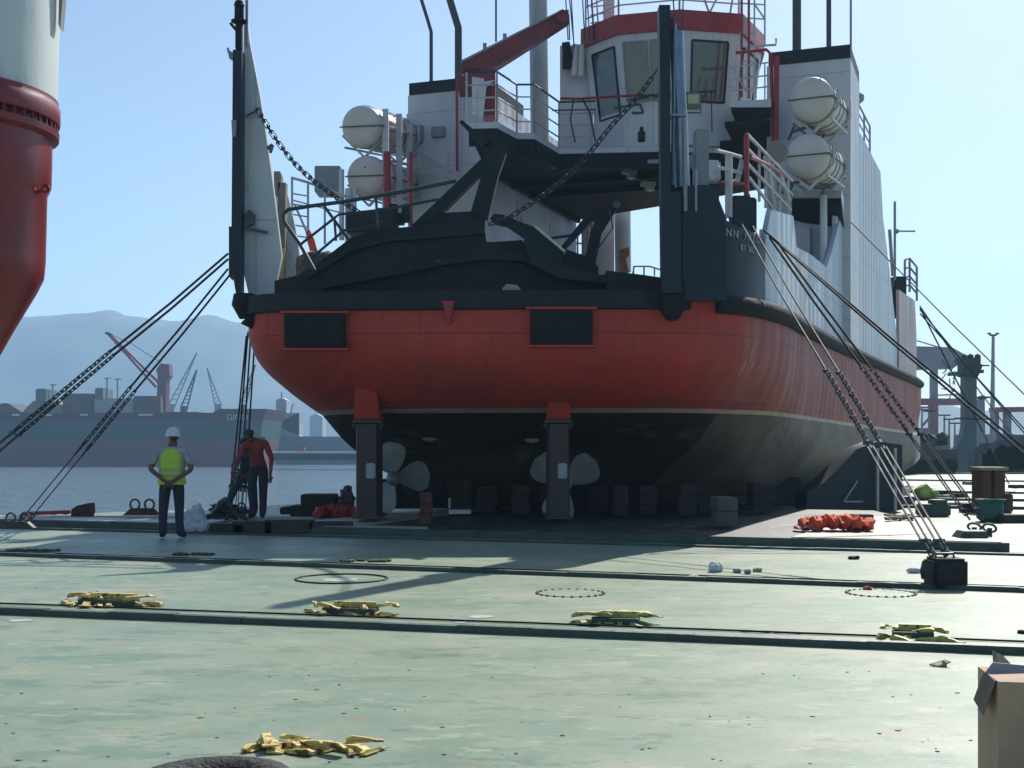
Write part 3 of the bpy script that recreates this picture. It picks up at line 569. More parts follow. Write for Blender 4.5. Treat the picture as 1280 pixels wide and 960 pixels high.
# wheelhouse
def ringpts(z, sc, base): c = sum(base, Vector())/len(base); return [Vector((c.x+(p.x-c.x)*sc, c.y+(p.y-c.y)*sc, z)) for p in base]
base = [Vector(((x-CX)/F*Y, Y, 0)) for x, Y in ((730, 35.7), (772, 34.55), (850, 34.1), (926, 34.45), (952, 36.2), (940, 39.5), (760, 40.5))]
m = MB(); lv_ = [(9.6, .90), (10.72, .90), (12.62, 1.0)]; nb = len(base)
for z, s_ in lv_: m.v += ringpts(z, s_, base)
for i in range(2):
    for k in range(nb): m.f.append([i*nb+k, i*nb+(k+1) % nb, (i+1)*nb+(k+1) % nb, (i+1)*nb+k]); m.mi.append(0); m.sm.append(False)
m.f.append(list(range(2*nb, 3*nb))); m.mi.append(0); m.sm.append(False); m.f.append(list(range(nb))[::-1]); m.mi.append(0); m.sm.append(False)
wh = m.build('wheelhouse', white, ferry)
m = MB(); a = ringpts(12.60, 1.035, base); b = ringpts(13.12, 1.035, base)
m.v += a+b; m.f += [[k, (k+1) % nb, nb+(k+1) % nb, nb+k] for k in range(nb)]+[list(range(nb))[::-1], list(range(nb, 2*nb))]; m.mi += [0]*(nb+2); m.sm += [False]*(nb+2); m.build('roof_band', redp, wh)
def facet(k, u0, u1, v0, v1, out, mt, name, parent, fr_=True):
    lo = ringpts(10.72, .90, base); hi = ringpts(12.62, 1.0, base); A_, B_, C_, D_ = lo[k], lo[(k+1) % nb], hi[(k+1) % nb], hi[k]
    def at(u, v): return A_.lerp(B_, u).lerp(D_.lerp(C_, u), v)
    nrm = (B_-A_).cross(D_-A_).normalized(); q = [at(u0, v0), at(u1, v0), at(u1, v1), at(u0, v1)]
    m = MB(); m.prism([p+nrm*-.02 for p in q], nrm*(.02+out)); wdw = m.build(name, mt, parent)
    m = MB(); 
    for a, b in zip(q, q[1:]+q[:1]): m.bar(a+nrm*out, b+nrm*out, .05, .05)
    m.build('window_frame', dark if fr_ else grey, wdw)
facet(0, .22, .88, -.10, .85, .012, glass, 'window', wh)
facet(1, .08, .46, .06, .88, .012, glass, 'window', wh, False); facet(1, .52, .94, .06, .88, .012, glassy, 'window', wh, False)
facet(2, .20, .80, .03, .86, .012, glass, 'window', wh); facet(3, .15, .85, .05, .85, .012, glass, 'window', wh)
m = MB(); c = P(802, 168, 34.6); m.lathe(c+Vector((0, 0, -.1)), [(.07, -.1), (.1, -.08), (.1, .15), (.05, .2), (.05, .3)], 12); m.build('horn', dark, wh)
m = MB(); m.bar(P(768, 135, 34.7), P(800, 130, 34.6), .05); m.bar(P(800, 130, 34.6), P(804, 141, 34.6), .05); m.bar(P(804, 141, 34.6), P(790, 141, 34.6), .05); m.tube([P(800, 120, 34.4), P(895, 114, 34.0)], .03, 6); m.tube([P(889, 116, 34.1), P(890, 165, 34.1)], .018, 6); m.build('grab_rail', raild, wh)
m = MB(); rail(m, [p+Vector((0, .1, 0)) for p in ringpts(13.12, .98, base)[:4]], 1.0, 3, 1.2, .03); 
for x in (742, 748, 757, 764): m.tube([P(x, 35, 36), P(x-6, -60, 36)], .025, 6)
for y in (5, 15, 25): m.tube([P(738, y+4, 36), P(768, y, 36)], .02, 6)
m.build('roof_rail', railw, wh)
m = MB(); m.px([(755, -60), (768, -60), (768, 24), (755, 26)], 37, .4); m.build('radar_mast', white, wh)
for x in (704, 711, 725, 731, 736): 
    m = MB(); m.tube([P(x+6, 50, 35.2), P(x, -60, 35.2)], .018, 6); m.build('stay_wire', raild, wh)
for x, x2, y in ((843, 838, 40), (852, 856, 100)):
    m = MB(); m.tube([P(x2, -50, 30), P(x, y*.5, 30), P(x2, y, 30)], .018, 6); m.build('stay_wire', raild, wh)
m = MB(); m.tube([P(888, 20, 35), P(862, -50, 35)], .03, 6); m.tube([P(912, 20, 35), P(924, -50, 35)], .03, 6); m.tube([P(900, -10, 35), P(885, 20, 35)], .03, 6); m.build('mast_leg', pm("leg_pinkgrey", (.45, .38, .40), None, 2, .5), wh)
# outside ladder and side platforms to the right of the wheelhouse
m = MB()
for x, y1, mi in ((927, 122, 1), (936, 124, 1), (943, 124, 0), (956, 40, 0)): m.tube([P(x, y1, 33.6), P(x, -60, 33.6)], .035 if mi else .025, 6, mi)
for k in range(9): y = 112-k*18; m.tube([P(924, y, 33.6), P(945 if y > 30 else 957, y+2, 33.6)], .02, 6)
m.tube([P(943, 5, 33.6), P(956, 24, 33.6), P(956, 58, 33.6)], .025, 6); m.build('ladder', [railw, redp], ferry)
m = MB(); m.tube([P(920, 66, 33.2), P(958, 62, 33.2), P(964, 68, 33.2), P(966, 178, 33.2)], .045, 8); m.tube([P(971, 70, 33.1), P(970, 180, 33.1)], .07, 8); m.build('fire_main', redp, ferry)
m = MB()
for k in range(5): m.tube([P(912+k*11, 124, 33.3), P(912+k*11, 78, 33.3)], .02, 6)
for y in (78, 94, 108): m.tube([P(912, y+6, 33.3), P(962, y, 33.3)], .02, 6)
m.tube([P(915, 82, 33.3), P(935, 118, 33.3)], .025, 6)
m.build('platform_rail', railw, ferry); m = MB(); m.tube([P(940, 58, 33.6), P(970, 56, 33.6), P(970, 48, 33.6)], .03, 6); m.build('aerial_bracket', railw, ferry)
m = MB(); m.hexa([P(912, 134, 33.2), P(964, 134, 33.0), P(964, 152, 35.4), P(925, 152, 35.4), P(912, 126, 33.2), P(964, 124, 33.0), P(964, 140, 35.4), P(925, 140, 35.4)]); pf = m.build('side_platform', white, ferry)
m = MB(); m.hexa([P(914, 140, 33.3), P(963, 140, 33.1), P(963, 166, 35.6), P(928, 166, 35.6), P(914, 135, 33.3), P(963, 135, 33.1), P(963, 153, 35.4), P(926, 153, 35.4)]); m.build('soffit', soff_shade, pf)
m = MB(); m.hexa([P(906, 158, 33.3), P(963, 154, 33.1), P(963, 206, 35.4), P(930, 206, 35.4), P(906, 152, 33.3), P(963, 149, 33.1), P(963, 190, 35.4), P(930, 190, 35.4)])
m.hexa([P(900, 182, 34.3), P(964, 178, 34.1), P(964, 232, 36.4), P(905, 232, 36.4), P(900, 176, 34.3), P(964, 172, 34.1), P(964, 200, 36.4), P(905, 200, 36.4)]); m.build('soffit', soff_shade, pf)
# right-hand support platform, pillars
m = MB(); m.hexa([P(990, 246, 32.6), P(1052, 246, 31.5), P(1056, 282, 33.4), P(990, 280, 34.2), P(990, 238, 32.6), P(1052, 238, 31.5), P(1056, 252, 33.4), P(990, 252, 34.2)]); sp = m.build('raft_platform', white, ferry)
m = MB(); m.hexa([P(990, 252, 32.7), P(1051, 252, 31.6), P(1055, 288, 33.3), P(990, 286, 34.1), P(990, 247, 32.7), P(1051, 247, 31.6), P(1055, 283, 33.3), P(990, 281, 34.1)]); m.build('soffit', soff_shade, sp)
m = MB()
for x, y1, yy, w_ in ((1029.5, 330, 31.7, .09), (1044, 320, 32.6, .08), (987, 300, 32.4, .06)): m.tube([P(x, 244, yy), P(x, y1, yy)], w_, 8)
m.build('pillar', white, ferry)
m = MB(); m.hexa([S(13.3, 2.6, 4.1), S(13.3, 3.9, 4.1), S(13.6, 3.9, 4.1), S(13.6, 2.6, 4.1), S(13.3, 2.6, 7.2), S(13.3, 3.9, 7.2), S(13.6, 3.9, 7.2), S(13.6, 2.6, 7.2)]); m.build('door', white, cas[1])
m = MB(); 
pt = [Vector((fx(x, .4).x, fx(x, .4).y, zat(fx(x, .4), y))) for x, y in ((888, 229), (902, 235), (933, 245), (960, 262))]
ra = [P(896, 188, 23), P(912, 192, 23.4), P(926, 196, 24)]; 
for k in (0, 1): m.tube([p+Vector((0, 0, -.3*k)) for p in ra], .035, 6)
m.tube([P(911, 192, 23.4), P(911, 272, 23.4)], .07, 8); m.tube([P(928, 200, 24), P(922, 225, 24), P(911, 232, 23.6)], .05, 8)
for (x0, y0, x1, y1) in ((934, 168, 990, 226), (934, 186, 990, 243), (934, 204, 988, 262), (936, 222, 985, 285)): m.tube([P(x0, y0, 24), P(x1, y1, 28.5)], .035, 6)
for x, y in ((949, 186), (957, 194), (966, 203), (975, 212), (985, 222)): yy = 24+(x-934)/56*4.5; m.tube([P(x, y, yy), P(x, y+66, yy)], .03, 6)
m.tube([P(958, 196, 26), P(966, 258, 26.6)], .07, 6); m.tube([P(970, 205, 27), P(986, 250, 28)], .06, 6)
m.build('side_rail', railw, ferry)
m = MB(); m.tube([P(933, 168, 23.9), P(933, 248, 23.9)], .05, 8); m.tube([P(938, 196, 24.2), P(962, 207, 26), P(987, 225, 28.4), P(980, 227, 28.4)], .04, 6); m.tube([P(898, 228, 23.4), P(930, 230, 23.8), P(936, 245, 24)], .035, 6); m.tube([P(974, 215, 27.5), P(978, 240, 28)], .07, 6); m.build('side_rail', redp, ferry)
m = MB(); m.bevbox(P(925, 272, 23.6), (.36, .4, .75), b=.03); m.bevbox(P(937, 270, 23.9), (.22, .3, .65), b=.03); m.build('winch_box', navy, ferry)
m = MB(); M = Matrix.Rotation(R(90), 3, 'X'); m.lathe(P(971, 190, 29), [(.1, -.1), (.24, -.08), (.26, .05), (.2, .12)], 14, M=M); m.tube([P(971, 196, 29), P(975, 240, 29)], .06, 8); m.build('vent_cowl', pm("cowl_brown", (.28, .22, .21), None, 2, .6), ferry)
m = MB(); m.bevbox(P(888, 215, 24.6), (.35, .35, .4), b=.04); m.tube([P(893, 215, 24.4), P(899, 210, 24.4), P(896, 222, 24.4), P(888, 226, 24.4)], .02, 6); m.build('junction_box', white, ferry)
# roof rail of the right side wall, far mast and stern rail
m = MB(); ps = [Vector((fx(x, .3).x, fx(x, .3).y, zat(fx(x, .3), y))) for x, y in ((1064, 133), (1074, 152), (1086, 175), (1100, 201))]
rail(m, ps, 1.05, 4, 1.0, .03); m.ico(ps[2]+Vector((0, 0, 1.2)), .2, 1); m.build('roof_rail', grey, ferry)
m = MB(); m.tube([P(1118.5, 350, 45), P(1118.5, 252, 45)], .045, 6); m.tube([P(1118, 289, 45), P(1144, 289, 45)], .03, 6); m.ico(P(1121, 289, 45), .1, 1); m.tube([P(1112, 287, 44.8), P(1116, 345, 44.8)], .06, 6); m.build('stern_mast', grey, ferry)
m = MB()
for x, y0, y1 in ((1131, 325, 365), (1137, 323, 365), (1146, 334, 376)): m.tube([P(x, y0, 49), P(x, y1, 49)], .045, 6)
for k in range(4): m.tube([P(1131, 325+k*11, 49), P(1137, 323+k*11, 49), P(1146, 334+k*11, 49)], .04, 6)
m.build('stern_rail', grey, ferry)
m = MB(); m.bevbox(P(1122, 372, 47), (.5, .6, 1.5), b=.05); m.bevbox(P(1122, 353, 46), (.3, .3, .3), b=.03); m.build('winch_box', dark, ferry)
# ------------------------------------------------------------------ deck crane (red)
m = MB(); m.px([(573, 96), (593, 88), (619, 86), (619, 144), (604, 144), (604, 110), (573, 110)], 33.6, .9); cr_ = m.build('deck_crane', redc, ferry)
m = MB(); m.px([(577, 88), (577, 78), (700, 15), (711, 12), (711, 26), (622, 83)], 33.9, .4); bm_ = m.build('boom', redc, cr_)
m = MB(); m.px([(577, 78.2), (700, 15.2), (709, 12), (700, 13), (576, 75.5)], 33.85, .5)
for x, y in ((606, 58), (631, 46)): m.box(P(x, y, 33.9), (.1, .1, .15))
m.build('boom_flange', grey, bm_)
m = MB(); M = Matrix.Rotation(R(90), 3, 'X'); m.lathe(P(703, 21, 33.8), [(.05, -.08), (.17, -.06), (.17, .06), (.05, .08)], 14, M=M); m.tube([P(703, 12, 33.8), P(703, 30, 33.8)], .035, 6); m.build('sheave', redc, bm_)
m = MB(); m.tube([P(711, 18, 33.9), P(712, 50, 33.9)], .02, 6); m.tube([P(706, -60, 34.3), P(718, 60, 34.3)], .018, 6); m.build('hoist_wire', wirem, cr_)
m = MB(); m.px([(605, 102), (618, 100), (608, 108), (604, 144), (590, 144), (590, 96), (605, 98)], 33.4, .12); m.build('crane_bracket', white, cr_)
# ------------------------------------------------------------------ folded bow ramp
ramp = MB()
ramp.px([(343, 351), (372, 344), (388, 336), (440, 296), (480, 286), (515, 283), (560, 276), (604, 271), (608, 303), (652, 300), (664, 312), (700, 330), (735, 341), (800, 350), (800, 366), (343, 371)], 22.7, .5, 0)
ramp.px([(372, 352), (470, 322), (560, 305), (640, 320), (700, 345), (800, 354), (800, 368), (372, 370)], 23.2, 2.2, 0)
rmp = ramp.build('bow_ramp', rampm, ferry)
m = MB(); m.px([(378, 343), (440, 305), (490, 294), (560, 290), (604, 287), (604, 292), (560, 296), (490, 301), (441, 313), (384, 348)], 22.55, .15); m.px([(400, 356), (480, 338), (560, 322), (612, 316), (650, 318), (690, 336), (690, 342), (650, 326), (612, 324), (560, 330), (480, 346), (405, 360)], 22.45, .25)
m.build('ramp_rib', rampm, rmp)
m = MB()   # tall arm of the A-frame: two legs and a web with an opening
m.px([(512, 284), (528, 284), (560, 258), (604, 214), (604, 196)], 22.8, .3); m.px([(603.9, 272), (588, 266), (600, 225), (604, 210), (604, 180), (612, 175), (625, 178), (633, 190), (622, 222), (610, 272)], 22.8, .3)
m.px([(524, 284), (552, 266), (592, 264), (606, 274), (606, 284)], 22.85, .25); m.px([(604, 182), (594, 172), (574, 152), (578, 150), (604, 172), (612, 178)], 22.7, .1)
m.build('ramp_arm', rampm, rmp)
m = MB(); m.px([(613, 272), (618, 267), (628, 268), (650, 277), (672, 285), (690, 300), (706, 314), (700, 336), (682, 336), (658, 310), (655, 296), (634, 282), (620, 279)], 22.3, .2); m.px([(655, 300), (662, 296), (700, 330), (760, 346), (758, 354), (700, 348), (664, 330)], 22.2, .4); m.build('ramp_lever', rampm, rmp)
m = MB(); m.px([(667, 283.2), (672, 283), (707, 313), (706, 316)], 22.28, .25); m.build('lever_edge', pm("bare_edge", (.55, .55, .5), None, 3, .5), rmp)
m = MB(); m.px([(700, 310), (706, 312), (740, 276), (750, 270), (750, 258), (742, 261), (730, 272)], 23.6, .25); m.px([(750, 258), (762, 256), (771, 252), (775, 256), (768, 266), (752, 292), (744, 332), (730, 330), (738, 292), (744, 274), (749.9, 269)], 23.6, .25)
m.px([(698, 318), (706, 311), (738, 322), (748, 334), (748, 345), (700, 338)], 23.55, .35)
m.build('ramp_arm', rampm, rmp)
m = MB(); m.lathe(P(771, 256, 23.5), [(.02, -.06), (.07, -.06), (.07, .06), (.02, .06)], 12, M=Matrix.Rotation(R(90), 3, 'X')); m.build('pin', steel, rmp)
m = MB(); m.tube([P(688, 298, 23.8), P(715, 294, 23.8)], .03, 6); m.tube([P(762, 262, 23.4), P(766, 285, 23.4), P(755, 300, 23.4), P(742, 318, 23.4)], .014, 6); m.build('hydraulic_hose', raild, rmp)
m = MB(); m.px([(758, 338), (800, 343), (828, 347), (828, 366), (758, 366)], 22.2, .5); m.build('ramp_hinge', rampm, rmp)
m = MB(); m.px([(628, 360), (633, 355), (646, 356), (652, 363), (628, 363)], 21.95, .12); m.build('fender_scrap', grey, rmp)
m = MB(); y = 22.4
m.tube([P(x, yy_, y) for x, yy_ in ((393, 338), (375, 305), (355, 277), (354, 268), (360, 262), (385, 258), (430, 252), (500, 240), (570, 226))], .035, 8)
m.tube([P(420, 301, y), P(418, 272, y), P(424, 268, y), (P(480, 262, y)), P(549, 249, y)], .025, 6); m.tube([P(404, 256, y), P(436, 300, y)], .03, 6); m.tube([P(375, 306, y), P(420, 271, y)], .025, 6); m.tube([P(390, 322, y), P(430, 288, y), P(470, 282, y)], .025, 6); m.tube([P(470, 247, y), P(472, 285, y)], .025, 6)
m.build('ramp_railing', raild, rmp)
# ------------------------------------------------------------------ ramp chains
def chain(pts, Y0, Y1, label=None):
    n = len(pts); c = cr([P(x, y, Y0+(Y1-Y0)*i/(n-1)) for i, (x, y) in enumerate(pts)], 6)
    m = MB(); chain_mb(m, c, .19, .012, .045); return m.build('ramp_chain', chainm, ferry)
chain([(322, 137), (337, 162), (352, 184), (370, 206), (392, 226), (415, 243), (440, 260), (470, 276), (490, 283)], 23.6, 22.6)
chain([(815, 97), (802, 115), (784, 136), (762, 160), (743, 184), (722, 208), (700, 228), (676, 246), (652, 262), (632, 274), (606, 282)], 22.9, 22.15)
m = MB(); m.tube([P(814, 98, 22.9), P(826, 80, 21.8), P(845, 62, 21.9)], .02, 6); m.build('chain_tail', steel, ferry)
# ------------------------------------------------------------------ clutter on the ship's deck
m = MB(); a = P(393, 240, 34); b = P(425, 207, 34); m.bevbox(((a.x+b.x)/2, 34.4, (a.z+b.z)/2), (b.x-a.x, .8, b.z-a.z), b=.02); m.build('electric_cabinet', grey, ferry)
m = MB()
for x, y0, y1 in ((365, 222, 300), (385, 228, 300), (406, 236, 305), (434, 245, 300)): m.tube([P(x, y0, 31), P(x, y1, 31)], .03, 6)
m.tube([P(364, 222, 31), P(385, 228, 31), P(434, 246, 31)], .035, 6)
for k in range(5): m.tube([P(366, 242+k*13, 31), P(384, 245+k*13, 31)], .02, 6)
m.tube([P(365, 250, 31), P(434, 268, 31)], .02, 6); m.tube([P(368, 255, 31), P(392, 310, 31)], .03, 6); m.build('deck_railing', railw, ferry)
m = MB()
for x, y0, y1, w_ in ((436, 236, 318, .1), (443, 236, 300, .06), (427, 212, 300, .07)): m.tube([P(x, y0, 33.5), P(x, y1, 33.5)], w_, 8)
m.build('rack_post', white, ferry)
m = MB()
for k in range(5): m.bevbox(P(476+k*8, 268+(k % 2)*6, 30.5), (.2, .4, .25+.1*(k % 3)), b=.02)
m.bevbox(P(466, 280, 30.3), (1.2, .6, .5), b=.04); m.build('deck_machinery', dark, ferry)
m = MB()
for k in range(40): c = P(378+random.random()*34, 322+random.random()*24-abs(395-378-17)*.3, 24.2); m.ico(c, .16, 1, jit=.5)
m.build('net_heap', pm("net_brown", (.10, .085, .07), (.16, .13, .11), 9, .9, bump=.6, c3=(.4, .3, .3), t3=.62, s3=14), ferry)
m = MB(); m.px([(382, 290), (387, 287), (393, 300), (396, 312), (388, 316), (384, 302)], 24.4, .12); o = m.build('life_jacket', orange, loc=P(388, 318, 24.4), label="orange life jacket hanging by the railing left of the folded ramp", cat="life jacket")
m = MB(); m.px([(860, 330), (861, 330), (861, 331)], 24, .01)
# far white column and rusty bracket seen through the opening
m = MB(); m.tube([P(778, 236, 44), P(779, 340, 44)], .28, 12); m.build('deck_post', white, ferry)
m = MB(); m.hexa([P(728, 345, 45), P(768, 345, 45), P(768, 345, 47), P(728, 345, 47), P(728, 238, 45), P(768, 238, 45), P(768, 238, 47), P(728, 238, 47)]); m.build('deck_house', pm("house_lilac", (.40, .38, .42), (.33, .32, .36), 1, .6), ferry)
m = MB()
for k in range(4): m.tube([P(722+k*6, 342, 43.5), P(722+k*6, 285-k, 43.5)], .035, 6)
for k in range(4): m.tube([P(720, 290+k*14, 43.5), P(748, 292+k*14, 43.5)], .03, 6)
m.tube([P(732, 245, 43), P(742, 300, 43)], .05, 6); m.build('inner_ladder', pm("ladder_pink", (.45, .32, .34), None, 2, .5), ferry)
m = MB(); m.px([(775, 338), (775, 312), (786, 309), (787, 318), (782, 322), (786, 340)], 43, .4); m.build('rusty_bracket', pm("rust_orange", (.42, .22, .10), (.28, .12, .06), 3, .8), ferry)
m = MB()
for x, y in ((792, 333), (805, 333), (818, 336)): m.tube([P(x, y, 43), P(x, 345, 43)], .03, 6)
m.tube([P(790, 345, 43), P(793, 333, 43), P(812, 333, 43), P(828, 338, 43)], .03, 6); m.build('far_railing', railw, ferry)
# ------------------------------------------------------------------ life rafts in their cradles
def raft(c0, c1, r, label, ext_=None, grp=None):
    t = thing('life_raft', label, 'life raft', c0, grp)
    d = (c1-c0); L = d.length; M = d.to_track_quat('Z', 'Y').to_matrix()
    m = MB(); m.lathe(c0, [(r*.5, -.03), (r*.82, -.01), (r*.95, .05), (r, .12), (r, L-.12), (r*.94, L-.03), (r*.6, L)], 28, M=M); sh = m.build('shell', raftm, t)
    for z in (.3, L*.45, L*.62, L-.3):
        m = MB(); m.lathe(c0, [(r*1.0, z-.04), (r*1.035, z-.03), (r*1.035, z+.03), (r*1.0, z+.04)], 28, M=M); m.build('strap', pm("strap_grey", (.30, .28, .27), None, 3, .6), t)
    m = MB(); sd_ = d.cross(Vector((0, 0, 1))).normalized(); m.bar(c0-d*.015+sd_*r*1.02, c0-d*.015-sd_*r*1.02, .03, .03); m.bar(c0+sd_*r*1.02, c1+sd_*r*1.02, .03, .04); m.build('seam_band', pm("seam_dark", (.12, .10, .09), None, 3, .6), t)
    m = MB(); up = Vector((0, 0, 1)); c = c0+up*r*.5-d*.012; m.prism([c+sd_*.08, c-sd_*.08, c-up*.07], -d.normalized()*.012); m.build('arrow_mark', black, t)
    m = MB()
    for z in (.35, L-.35):
        p = c0+d.normalized()*z
        m.bar(p+sd_*r*1.1-up*r*.35, p-up*r*1.45, .06); m.bar(p-sd_*r*1.1-up*r*.35, p-up*r*1.45, .06); m.bar(p+sd_*r*1.1-up*r*.35, p+sd_*r*1.1+up*r*.5, .06)
    for s_ in (-1, 1): m.bar(c0+d*.05+sd_*s_*r*.9-up*r*.95, c1-d*.05+sd_*s_*r*.9-up*r*.95, .05)
    m.build('cradle', railw, t); return t
raft(P(451, 158, 33.6), P(502, 172, 37.6), .55, "upper white life raft canister in the rack left of the ship's casing")
raft(P(457, 220, 33.6), P(503, 233, 37.6), .53, "lower white life raft canister in the rack left of the ship's casing")
raft(P(1013, 123, 30.2), P(1036, 146, 32.4), .52, "upper beige life raft canister on the front of the right hand casing")
raft(P(1008, 194, 30.2), P(1032, 212, 32.4), .52, "lower beige life raft canister on the front of the right hand casing")
m = MB()
for x, yy in ((482, 33.8), (499, 34.6), (512, 36)): m.bar(P(x, 137 if x < 490 else 143, yy), P(x, 275, yy), .16)
m.bar(P(482, 140, 33.8), P(512, 152, 36), .06)
for y in (160, 200, 240): m.bar(P(482, y, 33.9), P(512, y+6, 36), .07)
m.build('raft_rack', white, ferry)
m = MB(); m.tube([P(990, 165, 30.6), P(1012, 158, 31), P(1040, 165, 32), P(1058, 158, 32.5)], .04, 6); m.tube([P(988, 230, 30.6), P(1012, 224, 31), P(1035, 232, 31.6), P(1056, 222, 32.5)], .04, 6)
for x, y in ((992, 160), (1030, 168), (992, 228), (1030, 236)): m.tube([P(x, y, 30.8), P(x-6, y+14, 33)], .035, 6)
m.build('raft_rack', steel, ferry)
# ------------------------------------------------------------------ blocks and cradle under the hull
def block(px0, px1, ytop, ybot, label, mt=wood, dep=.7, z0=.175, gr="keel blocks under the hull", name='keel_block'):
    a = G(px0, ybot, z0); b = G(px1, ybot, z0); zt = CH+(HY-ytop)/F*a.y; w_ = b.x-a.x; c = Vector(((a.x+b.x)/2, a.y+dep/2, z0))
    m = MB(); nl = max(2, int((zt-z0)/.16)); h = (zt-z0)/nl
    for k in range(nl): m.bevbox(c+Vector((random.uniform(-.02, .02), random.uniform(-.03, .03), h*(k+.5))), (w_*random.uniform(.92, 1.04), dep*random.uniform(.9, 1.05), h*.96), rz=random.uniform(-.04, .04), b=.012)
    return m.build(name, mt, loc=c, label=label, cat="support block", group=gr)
conc = pm("concrete_block", (.12, .115, .10), (.08, .078, .07), 3, .9, bump=.4)
block(896, 924, 622, 657, "pale grey block stack under the hull's right corner, nearest the daylight", conc)
for i, (x0, x1, yt, yb, l) in enumerate([(850, 872, 606, 645, "dark block stack under the hull, just left of the pale grey stack"), (800, 822, 608, 643, "dark block stack under the hull, third from its right corner"), (768, 786, 608, 645, "narrow dark block stack under the hull right of the right hand propeller"), (640, 662, 606, 643, "dark block stack under the hull just left of the right hand rudder"), (596, 622, 608, 641, "dark block stack midway between the two rudders"), (872, 893, 606, 641, "dark block stack standing behind the pale grey stack"), (738, 760, 608, 641, "dark block stack just behind the right hand propeller"), (940, 968, 604, 640, "dark block stack deep under the hull's right side"), (560, 590, 600, 640, "dark block stack behind the small trolley")]): block(x0, x1, yt, yb, l, wood)  # stacks multiplied and coloured dark to deepen the shade under the hull
block(524, 540, 616, 655, "rust brown steel stool right of the left hand propeller", rust, .3, name='steel_stool')
m = MB()
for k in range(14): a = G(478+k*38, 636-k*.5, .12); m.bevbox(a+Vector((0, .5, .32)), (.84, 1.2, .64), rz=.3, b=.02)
m.build('added_timber_row', wood, loc=G(700, 630, .17), label="added row of dark timber baulks blocking the light under the hull", cat="timber baulks")  # row added to shut out light from behind and darken the gap
def cradle_panel():
    t = thing('support_cradle', "dark blue steel cradle carrying the hull's right side, marked with thin white lines", 'cradle', G(1060, 641))
    m = MB(); m.px([(1008, 642), (1009, 616), (1030, 603), (1052, 582), (1070, 562), (1096, 552), (1128, 556), (1128, 637), (1097, 642)], 29.2, 1.2)
    m.build('panel', pm("cradle_navy", (.012, .018, .034), (.018, .026, .04), 1.5, .5, bump=.2), t)
    m = MB(); m.bar(P(1072, 601, 29.1), P(1055, 627, 29.1), .03); m.bar(P(1055, 627, 29.1), P(1079, 627, 29.1), .03)
    m.build('white_line', railw, t)
    for x, y0, y1 in ((1097, 560, 643), (1119, 560, 639)):
        m = MB(); m.tube([P(x, y1, 29), P(x, y0, 29)], .035, 8); m.build('stanchion', railw, t)
    return t
cradle_panel()
m = MB()
def sheet(pts, z, name, mt, th=.012): 
    m = MB(); m.prism([p+Vector((0, 0, z)) for p in pts], (0, 0, th)); return m.build(name, mt, kind='structure')
def onp(px_, off): p = on(px_); return p+pn*off
sheet([onp(988, .06), onp(1252, .06), onp(1252, .35), onp(1130, 6), onp(1040, 6.6)], .126, 'plate', pm("tan_plate", (.36, .34, .26), (.28, .28, .23), .8, .55, bump=.2, c3=(.15, .14, .11), t3=.62, s3=2.2))
sheet([onp(262, .06), onp(533, .06), onp(520, .5), onp(276, .5)], .126, 'plate', pm("pale_plate", (.40, .40, .37), (.3, .3, .28), .8, .55))
sheet([onp(-60, .06), onp(258, .06), onp(250, 1.0), onp(-60, 1.0)], .126, 'plate', pm("pale_plate", (.40, .40, .37)))
sheet([onp(335, .7), onp(440, .7), onp(440, 6.6), onp(345, 3)], .12+.004, 'plate', pm("sand_plate", (.42, .37, .27), (.33, .3, .24), .8, .6))
# ================================================================== LASHINGS
def lash(a, b, label, r=.016, tb=.42, frame=True, grp="wire lashings holding the ferry", cat="wire lashing", gap=.10, ty='turnbuckle'):
    a, b = Vector(a), Vector(b); t = thing('lashing_wire', label, cat, b, grp); d = (b-a); dn = d.normalized(); s_ = dn.cross(Vector((0, 0, 1))).normalized(); L = d.length
    k = a+d*(1-tb); m = MB(); sag = Vector((0, 0, -.004*L))
    m.tube([a, a.lerp(k, .5)+sag, k], r, 6); m.build('wire', wirem, t)
    if tb > 0:
        m = MB(); k2 = k+d*tb*.45; 
        chain_mb(m, [k, k2], .13, .010, .030); 
        for q in range(4): p = k.lerp(k2, q/3.); m.ico(p+s_*.03, .03, 1)
        m.build('chain', chainm, t)
        m = MB(); k3 = k+d*tb*.93
        m.bar(k2+s_*.035, k3+s_*.035, .018); m.bar(k2-s_*.035, k3-s_*.035, .018); m.bar(k2-s_*.06, k2+s_*.06, .05); m.bar(k3-s_*.06, k3+s_*.06, .05); m.tube([k2-dn*.15, k2+dn*.15], .02, 6)
        m.build('turnbuckle', chainm if ty == 'dark' else steel, t)
        m = MB(); chain_mb(m, [k3, b], .12, .012, .035); m.build('shackle', chainm if ty == 'dark' else steel, t)
    return t
fa = G(-157, 684)
lash(P(285, 317, 23.5), fa, "upper wire of the pair running from the left post out past the photo's left edge", r=.022, tb=.62, ty='dark')
lash(P(285, 324, 23.5), fa+Vector((.12, .1, 0)), "lower wire of the pair running from the left post out past the photo's left edge", r=.022, tb=.62, ty='dark')
an1 = G(22, 655, .15)
lash(P(285, 336, 23.6), an1, "upper wire of the pair ending in the shackles at the deck's left edge", r=.022, tb=.52, ty='dark')
lash(P(287, 344, 23.6), an1+Vector((.12, .08, 0)), "lower wire of the pair ending in the shackles at the deck's left edge", r=.022, tb=.52, ty='dark')
v1, v2 = G(286, 641, .1), G(299, 640, .1)
for i, (x, y, e, o) in enumerate(((308, 420, v1, 0), (310, 415, v1, .09), (313, 425, v2, 0), (318, 432, v2, .09))):
    lash(P(x, y, 24.6), e+Vector((o, o*.3, 0)), "steep wire from the hull's left flank to the leaning worker's feet, %s of four" % ["leftmost", "second", "third", "rightmost"][i], tb=.30, r=.017, gap=.06, ty='dark')
bx = G(1189, 738); btop = .30
